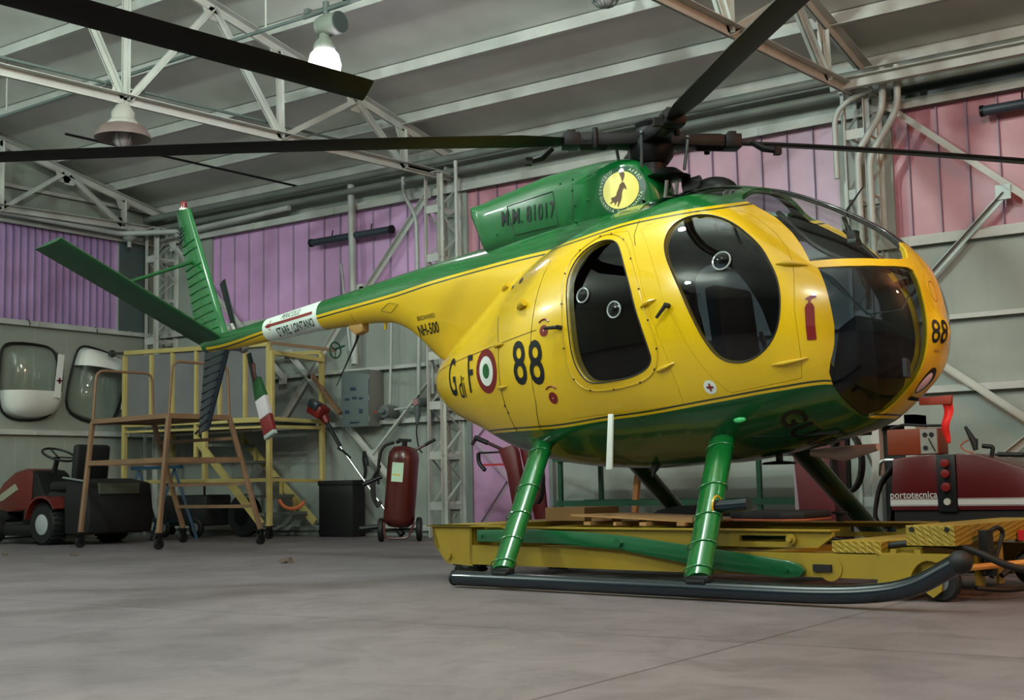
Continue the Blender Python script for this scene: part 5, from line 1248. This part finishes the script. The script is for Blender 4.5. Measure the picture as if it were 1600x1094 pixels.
# ---- ride-on mower
t = thing('riding_mower', 'red and black ride-on lawn mower with grass box by the left wall', 'mower', (1.50, -2.28, 0), PI)
MR = P('mower_red', (98, 28, 22), .35, coat=.3); MK = P('mower_black', (12, 13, 15), .5)
for s in (-1, 1):
    wheel(t, (0, .42*s, .23), .23, .20, lug=26, name='rear_wheel', hub=.52, hubmat=P('rim_silver', (168, 174, 176), .35, .2)); wheel(t, (1.10, .40*s, .17), .17, .14, name='front_wheel', hubmat=P('rim_silver', (168, 174, 176), .35, .2))
    vs = arc((0, .42*s, .25), .29, .15, PI*.82, 12, (1, 0, 0), (0, 0, 1)); q = MB()
    for a, b in zip(vs, vs[1:]): q.bar(a, b, .24, .02, (0, 0, 1))
    q.obj('mudguard', MR, t)
MB().prism([(.62, .38), (.60, .84), (.74, .875), (.95, .84), (1.18, .72), (1.32, .58), (1.36, .46), (1.33, .40), (1.1, .36)], 1, -.24, .24).obj('bonnet', MR, t, bevel=.04)
MB().prism([(.86, .63), (.92, .70), (1.20, .58), (1.24, .50), (1.16, .50)], 1, .236, .250).obj('bonnet_badge', P('badge_grey', (150, 150, 130), .5), t, False)
MB().prism([(1.15, .42), (1.36, .42), (1.38, .30), (1.2, .24), (1.12, .28)], 1, -.2, .2).obj('grille', MK, t, bevel=.02)
MB().prism([(.36, .30), (.30, .52), (.42, .60), (.52, .80), (.62, .86), (.66, .40)], 1, -.22, .22).obj('dashboard', MK, t, bevel=.02)
MB().prism([(-.30, .28), (-.30, .56), (.2, .60), (.36, .46), (.7, .40), (.72, .24), (.3, .22)], 1, -.28, .28).obj('chassis', MK, t, bevel=.02)
MB().tube([(.52, 0, .82), (.45, 0, 1.0)], .03, 8).obj('steering_column', MK, t)
q = MB(); cc = Vector((.43, 0, 1.03)); ax = Vector((-.42, 0, .9)).normalized(); yy = Vector((0, 1, 0)); xx = yy.cross(ax)
q.tube([cc+xx*.19*math.cos(a*PI/12)+yy*.19*math.sin(a*PI/12) for a in range(24)], .014, 8, closed=True)
for k in range(3): a = k*2*PI/3; q.cyl(cc-ax*.03, cc+xx*.19*math.cos(a)+yy*.19*math.sin(a), .010, 6)
q.obj('steering_wheel', MK, t)
MB().box((.05, 0, .66), (.46, .46, .10)).obj('seat', P('seat_black', (20, 20, 22), .6), t, bevel=.03); MB().box((-.17, 0, .90), (.11, .46, .46), Matrix.Rotation(-.12, 3, 'Y')).obj('seat_back', P('seat_black', (20, 20, 22), .6), t, bevel=.04)
MB().prism([(-.30, .12), (-.72, .12), (-.76, .30), (-.70, .68), (-.34, .74), (-.28, .5)], 1, -.44, .44).obj('grass_box', P('box_black', (15, 16, 18), .75), t, bevel=.03)
MB().span((-.74, -.24, .56), (-.70, .30, .68)).obj('grass_box_panel', P('panel_olive', (78, 84, 70), .6), t, False); MB().cyl((-.30, .46, .75), (-.72, .46, .70), .012).obj('grass_box_bar', GREY, t)
MB().box((.62, 0, .16), (.62, .84, .13)).obj('cutting_deck', MK, t, bevel=.03)
MB().tube([(1.36, .12, .36), (1.42, .14, .30)], .02, 8).cyl((1.36, .2, .44), (1.39, .2, .44), .03).obj('headlamp', P('lamp_clear', (190, 200, 170), .2), t)

# ---- two spare helicopter doors hanging on the left wall
def bubble(nm, cut, slope, sgn):
    mt = glass(nm, (.93, .95, .94)); nt = mt.node_tree; out = [n for n in nt.nodes if n.type == 'OUTPUT_MATERIAL'][0]
    src = out.inputs[0].links[0].from_socket
    w_ = nt.nodes.new('ShaderNodeBsdfPrincipled'); w_.inputs['Base Color'].default_value = (*srgb((226, 230, 224)), 1); w_.inputs['Roughness'].default_value = .25; w_.inputs['Coat Weight'].default_value = .6
    tc = nt.nodes.new('ShaderNodeTexCoord'); sx = nt.nodes.new('ShaderNodeSeparateXYZ'); nt.links.new(tc.outputs['Object'], sx.inputs[0])
    a = nt.nodes.new('ShaderNodeMath'); a.operation = 'MULTIPLY_ADD'; a.inputs[1].default_value = -slope; nt.links.new(sx.outputs[1], a.inputs[0]); nt.links.new(sx.outputs[2], a.inputs[2])
    g = nt.nodes.new('ShaderNodeMath'); g.operation = 'GREATER_THAN' if sgn > 0 else 'LESS_THAN'; g.inputs[1].default_value = cut; nt.links.new(a.outputs[0], g.inputs[0])
    mx = nt.nodes.new('ShaderNodeMixShader'); nt.links.new(g.outputs[0], mx.inputs[0]); nt.links.new(src, mx.inputs[1]); nt.links.new(w_.outputs[0], mx.inputs[2]); nt.links.new(mx.outputs[0], out.inputs[0]); return mt
def spare_door(yc, zc, label, upper, tilt):
    t = thing('helicopter_door', label, 'door', (.03, yc, zc), 0, 'spare bubble doors on the left wall')
    def outline(s=1.0):
        base = [(-.40, .30), (-.34, .44), (-.20, .475), (.10, .46), (.33, .40), (.40, .22), (.38, -.12), (.30, -.38), (.10, -.47), (-.22, -.46), (-.40, -.36), (-.44, -.12)]
        c, sn_ = math.cos(tilt), math.sin(tilt); q = catmull([Vector((0, a, b)) for a, b in base], 5)
        return [Vector((0, (p.y*c-p.z*sn_)*s, (p.y*sn_+p.z*c)*s)) for p in q]
    N_ = 12; o = outline(); n = len(o); vs = []; fs = []; mats = []
    def dome(r): return .29*(1-r**3.2)**(1/2.0)
    vs.append(Vector((dome(0), .05, -.02)))
    for k in range(1, N_+1):
        r = k/N_
        for p in o: vs.append(Vector((dome(r)+.005, p.y*r+.05*(1-r*r), p.z*r-.03*(1-r*r))))
    for i in range(n): fs.append((0, 1+i, 1+(i+1) % n))
    for k in range(N_-1):
        for i in range(n): fs.append((1+k*n+i, 1+(k+1)*n+i, 1+(k+1)*n+(i+1) % n, 1+k*n+(i+1) % n))
    cut, slope = ((-.13, 0.0) if not upper else (.21, -.12))
    ob = MB().add(vs, fs).obj('bubble_window', bubble('bubble_half_white' if not upper else 'bubble_top_white', cut, slope, -1 if not upper else 1), t)
    md = ob.modifiers.new('thick', 'SOLIDIFY'); md.thickness = .003
    MB().tube([p*1.015+Vector((.0, 0, 0)) for p in o][::2], .016, 8, closed=True).obj('rubber_seal', BLACK, t)
    rot = Matrix.Rotation(-.10 if not upper else -.16, 3, 'X')
    s = MB().box((.31, .20 if not upper else .22, .06 if not upper else -.05), (.012, .085, .55), rot).obj('marking_strip', P('strip_white', (216, 220, 216), .4), t, False)
    c0 = Vector((.32, .20 if not upper else .25, .0 if not upper else .03)); MB().box(c0, (.006, .075, .022)).box(c0, (.006, .022, .075)).obj('red_cross', P('cross_red', (96, 26, 26), .5), s, False)
    MB().tube([Vector((.29, -.10+.04*math.cos(a*PI/8), .05+.04*math.sin(a*PI/8))) for a in range(16)], .004, 5, closed=True).obj('vent_ring', P('clear_ring', (150, 160, 158), .15, coat=1), t)
    MB().tube(rounded([(0, -.05, .78), (.05, -.05, .74), (.03, -.05, .70)], .02), .006, 6).obj('hook', DARK, t)
spare_door(-1.97, 1.98, 'white bubble door on the left wall with clear top and white lower half, leftmost', False, .06)
spare_door(-.96, 1.97, 'white bubble door on the left wall with white top, behind the tan handrail', True, -.16)

# ---- wheeled extinguisher
t = thing('wheeled_extinguisher', 'dark red wheeled fire extinguisher with a coiled black hose by the wall', 'extinguisher', (5.42, -1.22, 0), math.radians(35))
TM = Matrix.Rotation(math.radians(5), 4, 'Y'); RX = P('extinguisher_red', (78, 22, 18), .3, coat=.4)
MB().lathe([(.02, .14), (.10, .15), (.15, .19), (.165, .24), (.165, .86), (.155, .93), (.11, .985), (.04, 1.0)], (-.03, 0, 0), n=32).xf(TM).obj('cylinder', RX, t)
MB().cyl((-.03, 0, .98), (-.03, 0, 1.06), .028).box((-.03, 0, 1.06), (.14, .04, .03)).cyl((-.06, 0, 1.06), (-.12, 0, 1.03), .018).xf(TM).obj('valve', DARK, t)
vs = [Vector((-.03, 0, 0))+Vector((.1665*math.cos(a), .1665*math.sin(a), z)) for a in [-PI/2-.65+.13*k for k in range(7)] for z in (.62, .82)]
MB().add(vs, [(2*k, 2*k+2, 2*k+3, 2*k+1) for k in range(6)]).xf(TM).obj('instruction_label', P('label_pale', (190, 224, 196), .5), t)
vs = [Vector((-.03, 0, 0))+Vector((.168*math.cos(a), .168*math.sin(a), z)) for a in [-PI/2-.55+.13*k for k in range(5)] for z in (.685, .70)]
MB().add(vs, [(2*k, 2*k+2, 2*k+3, 2*k+1) for k in range(4)]).xf(TM).obj('label_bar', P('label_yellow', (214, 190, 60), .5), t)
q = MB()
for k in range(4): q.tube(rounded([(-.20-.012*k, -.02*k, .80-.02*k), (-.27-.01*k, -.05, .62), (-.24-.01*k, -.04, .34+.02*k), (-.19, -.03, .42)], .12, 8), .014, 8)
q.tube(rounded([(-.05, 0, 1.04), (-.18, -.02, 1.0), (-.22, -.03, .8), (-.22, -.03, .6)], .1, 6), .016, 8).obj('hose', BLACK, t)
MB().tube([(-.18, -.03, .68), (-.38, -.06, .60)], [.02, .026], 10).obj('spray_gun', DARK, t); MB().tube([(-.2, -.02, .16), (-.42, -.02, .14)], .03, 8).obj('foot_bar', DARK, t)
MB().tube([(.08, .16, .92), (.36, .22, 1.06)], [.014, .014], 8).obj('pull_handle', RX, t); MB().tube([(.26, .20, 1.01), (.37, .222, 1.07)], .018, 8).obj('handle_grip', BLACK, t)
MB().tube(rounded([(-.16, -.10, .20), (-.14, -.20, .04), (.10, -.20, .04), (.16, -.10, .20)], .06), .012, 8).obj('support_loop', RX, t); MB().cyl((-.2, .03, .125), (.2, .03, .125), .014).obj('axle', DARK, t)
for s in (-1, 1): wheel(t, (.20*s, .03, .125), .125, .055, (1, 0, 0), .45)

# ---- brush cutter, box, sockets on the wall
t = thing('brush_cutter', 'red engined brush cutter leaning by the wall left of the extinguisher', 'garden tool', (3.5, -.42, 0))
MB().box((.03, -.04, 1.50), (.22, .18, .16), Matrix.Rotation(.5, 3, 'Y')).obj('engine_cover', P('engine_red', (110, 24, 22), .4), t, bevel=.03)
MB().box((.04, -.11, 1.56), (.16, .10, .11), Matrix.Rotation(.5, 3, 'Y')).obj('fuel_tank', P('tank_dark', (40, 48, 56), .3, coat=.4), t, bevel=.03)
MB().tube([(.08, 0, 1.42), (.14, 0, 1.34)], [.06, .035], 12).obj('clutch_housing', P('engine_red', (110, 24, 22), .4), t)
MB().tube([(.14, 0, 1.34), (.34, 0, 1.06)], .024, 10).obj('grip', BLACK, t); MB().tube([(.34, 0, 1.06), (1.22, .02, .08)], .011, 8).obj('shaft', P('shaft_steel', (200, 204, 200), .25, .8), t)
MB().tube(rounded([(.40, 0, 1.0), (.40, -.12, 1.04), (.52, -.12, .98), (.50, 0, .92)], .04), .012, 8).obj('loop_handle', BLACK, t); MB().cyl((1.21, .02, .09), (1.26, .02, .03), .04).obj('cutter_head', DARK, t)
t = thing('electrical_cabinet', 'grey metal electrical cabinet with switches on the back wall', 'cabinet', (3.95, -.26, 1.62))
CB = P('cabinet_grey_blue', (96, 108, 108), .45)
MB().span((-.215, 0, -.335), (.215, .26, .335)).obj('cabinet_body', P('cabinet_side', (118, 120, 116), .5), t, bevel=.005); MB().span((-.215, -.02, -.335), (.215, 0, .335)).obj('cabinet_door', CB, t, bevel=.006)
for x, z, w_, h_ in ((-.02, .12, .08, .04), (-.12, 0, .06, .025), (0, .01, .06, .025), (.10, 0, .05, .025), (-.12, -.15, .06, .04), (.10, -.15, .05, .05), (0, -.28, .14, .02)):
    MB().box((x, -.026, z), (w_, .014, h_)).obj('switch', P('switch_blue', (44, 62, 84), .4), t, bevel=.003)
for z in (-.25, .0, .25): MB().cyl((.218, -.01, z-.03), (.218, -.01, z+.03), .009, 8).obj('hinge', GREY, t)
def wall_socket(x, z, label, r=.055, rz=0):
    t = thing('wall_socket', label, 'socket', (x, -.22, z), 0, 'industrial wall sockets')
    SK = P('socket_grey', (98, 106, 106), .45)
    MB().cyl((0, .14, 0), (0, -.03, 0), r, 20).obj('housing', SK, t, bevel=.006); MB().cyl((0, -.03, 0), (0, -.045, 0), r*.68, 20).obj('cover_glass', P('cover_pink', (180, 130, 134), .3), t); MB().tube([(0, 0, -.04), (0, 0, -.15), (-.01, 0, -.24)], [r*.7, r*.62, r*.3], 12).obj('plug', SK, t)
    return t
wall_socket(4.86, 1.53, 'left one of the two grey round sockets by the column'); wall_socket(5.07, 1.52, 'right one of the two grey round sockets, by the column')
t = thing('rotary_switch', 'grey round rotary switch with red pin right of the electrical cabinet', 'switch', (4.36, -.2, 1.45))
MB().cyl((0, .16, 0), (0, -.04, 0), .075, 22).obj('housing', P('socket_grey', (98, 106, 106), .45), t, bevel=.008); MB().cyl((0, -.04, 0), (0, -.07, 0), .03).box((0, -.075, 0), (.10, .02, .03)).obj('switch_knob', CB, t); MB().cyl((-.07, -.04, 0), (-.14, -.05, 0), .01).obj('red_pin', P('pin_red', (180, 60, 56), .4), t)
pipe([(4.42, -.12, 1.47), (4.82, -.12, 1.50)], .014, 'thin white conduit between the rotary switch and the sockets', name='wall_conduit')
o = MB().tube(rounded([(4.85, -.22, 1.28), (4.85, -.24, 1.18), (4.90, -.26, 1.0), (4.95, -.26, .95)], .08), .009, 6).obj('power_cable', BLACK); tag(o, 'black power cable hanging down from the left wall socket', 'cable')
pipe([(4.40, -.12, 2.6), (4.36, -.12, 1.55)], .016, 'thin white conduit running down to the rotary switch', name='wall_conduit')

# ---- behind the helicopter
t = thing('red_hand_truck', 'dark red hand truck with a black bent handle in front of the pink door', 'hand truck', (6.62, -1.0, 0))
MB().prism([(-.06, .93), (.12, .97), (.16, .9), (.32, .08), (.16, .06), (.04, .7)], 1, -.02, .06).obj('upright', P('truck_red', (92, 22, 24), .4), t, bevel=.008)
MB().prism([(.14, .96), (.40, .92), (.48, .1), (.34, .1)], 1, .07, .10).obj('back_plate', P('truck_red', (92, 22, 24), .4), t, bevel=.006)
MB().tube(rounded([(.0, 0, .92), (-.2, 0, 1.0), (-.34, 0, 1.06), (-.40, 0, .99)], .04), .018, 8).obj('bent_handle', P('handle_maroon', (52, 20, 22), .5), t); MB().tube([(-.20, 0, 1.0), (-.36, 0, 1.06)], .026, 8).obj('handle_grip', BLACK, t)
MB().span((-.25, -.02, .765), (.02, .02, .785)).obj('cross_bar', P('bar_red', (170, 30, 34), .4), t, False); MB().tube(rounded([(-.32, 0, .9), (-.32, 0, .8), (-.24, 0, .72)], .04), .022, 8).bar((-.32, 0, .9), (.0, 0, .90), .02, .02).obj('side_hoop', DARK, t)
q = MB()
for k in range(3): q.tube([(.44+.08*math.cos(a*PI/9), -.05-.02*k, .62+.24*math.sin(a*PI/9)) for a in range(18)], .012, 6, closed=True)
q.obj('hose_coil', BLACK, t); MB().box((.12, .1, .03), (.6, .3, .04)).obj('foot_plate', DARK, t, False)
for s in (0, 1): wheel(t, (-.05+.4*s, .22, .12), .12, .05, (0, 1, 0))
t = thing('green_frame', 'dark green steel frame table standing behind the skid legs', 'table', (0, 0, 0))
GF = P('frame_green', (20, 70, 46), .45)
for x, y in ((7.30, -1.0), (7.46, -.5), (9.40, -.98), (9.78, -.5), (9.78, -1.0)): MB().bar((x, y, 0), (x, y, .78), .04, .04).obj('table_leg', GF, t, False)
MB().bar((7.26, -1.0, .375), (9.8, -1.0, .375), .03, .055).obj('lower_rail', GF, t, False); MB().bar((7.26, -.5, .375), (9.8, -.5, .375), .03, .055).obj('lower_rail', GF, t, False); MB().span((7.24, -1.05, .78), (9.85, -.45, .81)).obj('table_top', GF, t, False)
o = MB().bar((7.95, -.75, .0), (8.02, -.72, .70), .05, .05).obj('wooden_post', P('post_wood', (170, 116, 70), .7)); tag(o, 'short wooden post standing under the green frame', 'post')
t = thing('dark_red_cabinet', 'dull dark red steel cabinet half hidden behind the front leg', 'cabinet', (10.08, -1.5, 0))
MB().prism([(-.08, .05), (-.14, .86), (.20, .92), (.22, .05)], 1, 0, .4).obj('casing', P('cabinet_maroon', (96, 36, 44), .5), t, bevel=.01); MB().span((-.14, .02, 0), (-.10, .38, .84)).obj('side_strip', P('strip_lilac', (170, 150, 160), .5), t, False)
t = thing('hose_reel', 'black hose coiled on a reel left of the white cabinet', 'hose', (10.42, -1.55, .70))
q = MB()
for k in range(4): q.tube([(.12*math.cos(a*PI/12)+.0*k, .03*k, .24*math.sin(a*PI/12)) for a in range(24)], .014, 8, closed=True)
q.obj('hose', BLACK, t); MB().cyl((-.02, .12, -.05), (-.02, .12, .22), .02).cyl((0, .06, -.70), (0, .06, .2), .02).obj('reel_stand', DARK, t)
t = thing('white_cabinet', 'white steel cabinet with a dark opening behind the red washer', 'cabinet', (10.62, -1.05, 0))
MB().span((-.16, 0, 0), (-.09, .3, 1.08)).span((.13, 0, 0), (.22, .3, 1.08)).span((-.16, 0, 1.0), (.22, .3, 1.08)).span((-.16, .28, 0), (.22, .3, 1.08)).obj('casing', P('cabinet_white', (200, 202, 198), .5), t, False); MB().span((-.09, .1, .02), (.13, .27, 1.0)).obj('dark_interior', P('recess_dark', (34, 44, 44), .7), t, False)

t = thing('pressure_washer', 'long red pressure washer with white stripe and black control strip', 'pressure washer', (10.86, -1.8, 0))
WR = P('washer_red', (84, 13, 17), .35, coat=.3)
MB().prism([(0, .31), (.03, .71), (.30, .735), (.37, .735), (.37, .31)], 1, 0, .62).obj('rear_hood', WR, t, bevel=.012)
MB().prism([(.51, .31), (.51, .735), (.66, .73), (.84, .67), (1.25, .53), (1.42, .44), (1.45, .31)], 1, 0, .62).obj('front_hood', WR, t, bevel=.012)
MB().span((.37, -.01, .30), (.51, .60, .73)).obj('control_strip', P('strip_black', (20, 24, 28), .4), t, bevel=.005)
for z, r in ((.665, .032), (.585, .032), (.485, .034)): MB().cyl((.44, -.01, z), (.44, -.05, z), r, 18).obj('red_knob', P('knob_red', (120, 24, 22), .4), t, bevel=.004)
MB().cyl((.44, -.01, .375), (.44, -.025, .375), .026, 18).obj('pressure_gauge', P('gauge_face', (190, 196, 186), .3), t)
for x0, x1 in ((.0, .365), (.515, 1.44)):
    MB().span((x0, -.004, .352), (x1, 0, .392)).obj('white_stripe', P('stripe_white', (196, 200, 200), .4), t, False)
    for z in (.346, .398): MB().span((x0, -.003, z-.002), (x1, 0, z+.002)).obj('fine_stripe', P('stripe_white', (196, 200, 200), .4), t, False)
text_flat('maker_word', 'portotecnica', .076, P('stripe_white', (196, 200, 200), .4), frame((.182, -.004, .428), (1, 0, 0), (0, 0, 1)), t, .93, 1.0, .0008)
MB().span((.02, .02, .14), (1.40, .6, .31)).obj('chassis', P('chassis_black', (10, 12, 14), .7), t, False)
for x in (.2, 1.1): wheel(t, (x, -.01, .12), .12, .06)
MB().tube(rounded([(.03, .05, .70), (-.08, .05, .70), (-.10, .05, .58)], .04), .014, 8).obj('chrome_handle', P('chrome', (210, 214, 214), .12, 1.0), t)
q = MB()
for k in range(6): q.tube(rounded([(.02, .04+.03*k, .66), (-.10-.008*k, .04+.03*k, .52), (-.16-.010*k, .04+.03*k, .22), (-.04, .04+.03*k, .16), (.0, .04+.03*k, .5)], .12, 6), .015, 8)
q.obj('hose_bundle', BLACK, t)
MB().tube(rounded([(.72, .2, .68), (.74, .2, .78), (.66, .2, .79)], .02), .017, 8).obj('filler_pipe', BLACK, t); MB().tube([(.80, .02, .72), (1.5, .0, .68)], .010, 8).tube([(.82, .02, .72), (1.0, .015, .71)], .018, 8).obj('spray_lance', BLACK, t)
t = thing('battery_charger', 'orange battery charger with grey dial panel on top of the pressure washer', 'charger', (10.83, -1.72, .737))
MB().span((0, 0, 0), (.40, .24, .20)).obj('casing', P('charger_orange', (128, 52, 20), .45), t, bevel=.006); MB().span((.262, -.006, .006), (.39, 0, .195)).obj('dial_panel', P('panel_grey', (150, 152, 146), .4), t, False)
for x, z in ((.30, .15), (.35, .15), (.30, .05)): MB().cyl((x, -.006, z), (x, -.014, z), .018, 14).obj('dial', P('dial_dark', (44, 46, 48), .3), t)
MB().tube(rounded([(.33, -.02, .12), (.36, -.03, .06), (.38, -.03, .02)], .02), .005, 6).tube(rounded([(.0, .1, .21), (.1, .1, .24), (.25, .1, .225), (.4, .1, .22)], .04), .012, 6).obj('charging_cable', BLACK, t); MB().cyl((.13, -.004, .09), (.13, .0, .09), .006).obj('front_screw', STEEL, t)
t = thing('spray_gun', 'black spray gun with an orange cable standing on the red washer', 'spray gun', (11.45, -1.70, .738))
MB().tube([(-.02, 0, .20), (.03, 0, .10), (.05, 0, .02)], [.012, .024, .02], 8).box((.05, 0, .08), (.03, .03, .05)).obj('gun_body', BLACK, t); MB().tube(rounded([(.0, 0, .10), (-.07, 0, .06), (-.04, 0, .02), (.03, 0, .0)], .03), .006, 6).obj('orange_cable', P('cable_orange', (170, 80, 50), .5), t)

# ---- another helicopter's rotor blade reaching in from the upper left (its mast stands outside the picture)
t = thing('parked_rotor', 'single black rotor blade reaching in at the upper left in front of the lit lamp', 'rotor blade', W3(-1.20, -1.18, 0), math.radians(-7.5-90))
# local x runs towards the camera side
vs = []; fs = []; S = [(-.095, 0), (-.08, .014), (-.02, .018), (.04, .012), (.095, .001), (.04, -.007), (-.02, -.010), (-.08, -.008)]; m_n = len(S); N_ = 20
for j in range(N_+1):
    x = .0+4.0*j/N_; z = 2.98
    for c, h_ in S: vs.append((x+(.06*(c+.085)/.17 if j == 0 else 0), c, z+h_+c*.36))
for j in range(N_):
    for q in range(m_n): fs.append((j*m_n+q, j*m_n+(q+1) % m_n, (j+1)*m_n+(q+1) % m_n, (j+1)*m_n+q))
fs += [tuple(range(m_n)), tuple(N_*m_n+q for q in range(m_n))]
MB().add(vs, fs).obj('blade', ROTOR, t)
MB().span((3.9, -.06, 2.94), (4.4, .06, 3.03)).obj('blade_grip', ROTOR, t, bevel=.01); MB().cyl((4.4, 0, 2.7), (4.4, 0, 3.1), .12, 18).obj('rotor_head', ROTOR, t); MB().cyl((4.4, 0, 0), (4.4, 0, 2.7), .05, 14).obj('rotor_mast', DARK, t)

# ---- dry leaves on the floor
def leaf(x, y, s, label, seed):
    random.seed(seed); vs = [(0, 0, .04*s)]; n = 11
    for k in range(n):
        a = 2*PI*k/n; r = s*(.55+.5*random.random()); vs.append((r*math.cos(a), r*.6*math.sin(a), .002+(.28*s*random.random() if k % 2 else 0)))
    for k in range(n): a = 2*PI*k/n; vs.append((s*.45*math.cos(a+.2), s*.3*math.sin(a+.2), s*(.25+.35*random.random())))
    fs = [(0, 1+n+k, 1+n+(k+1) % n) for k in range(n)]+[(1+k, 1+(k+1) % n, 1+n+(k+1) % n, 1+n+k) for k in range(n)]
    o = MB().add(vs, fs).obj('dry_leaf', P('leaf_brown', (84, 68, 56), .8), None, False); o.location = (x, y, 0); tag(o, label, 'leaf', 'dry leaves on the floor')
leaf(6.96, -4.41, .085, 'largest curled dry leaf on the floor, left of the trolley', 3)
leaf(4.03, -4.21, .06, 'small dry leaf on the floor in front of the tan platform', 5)
leaf(3.15, -4.34, .05, 'small dry leaf on the floor in front of the mower', 8)
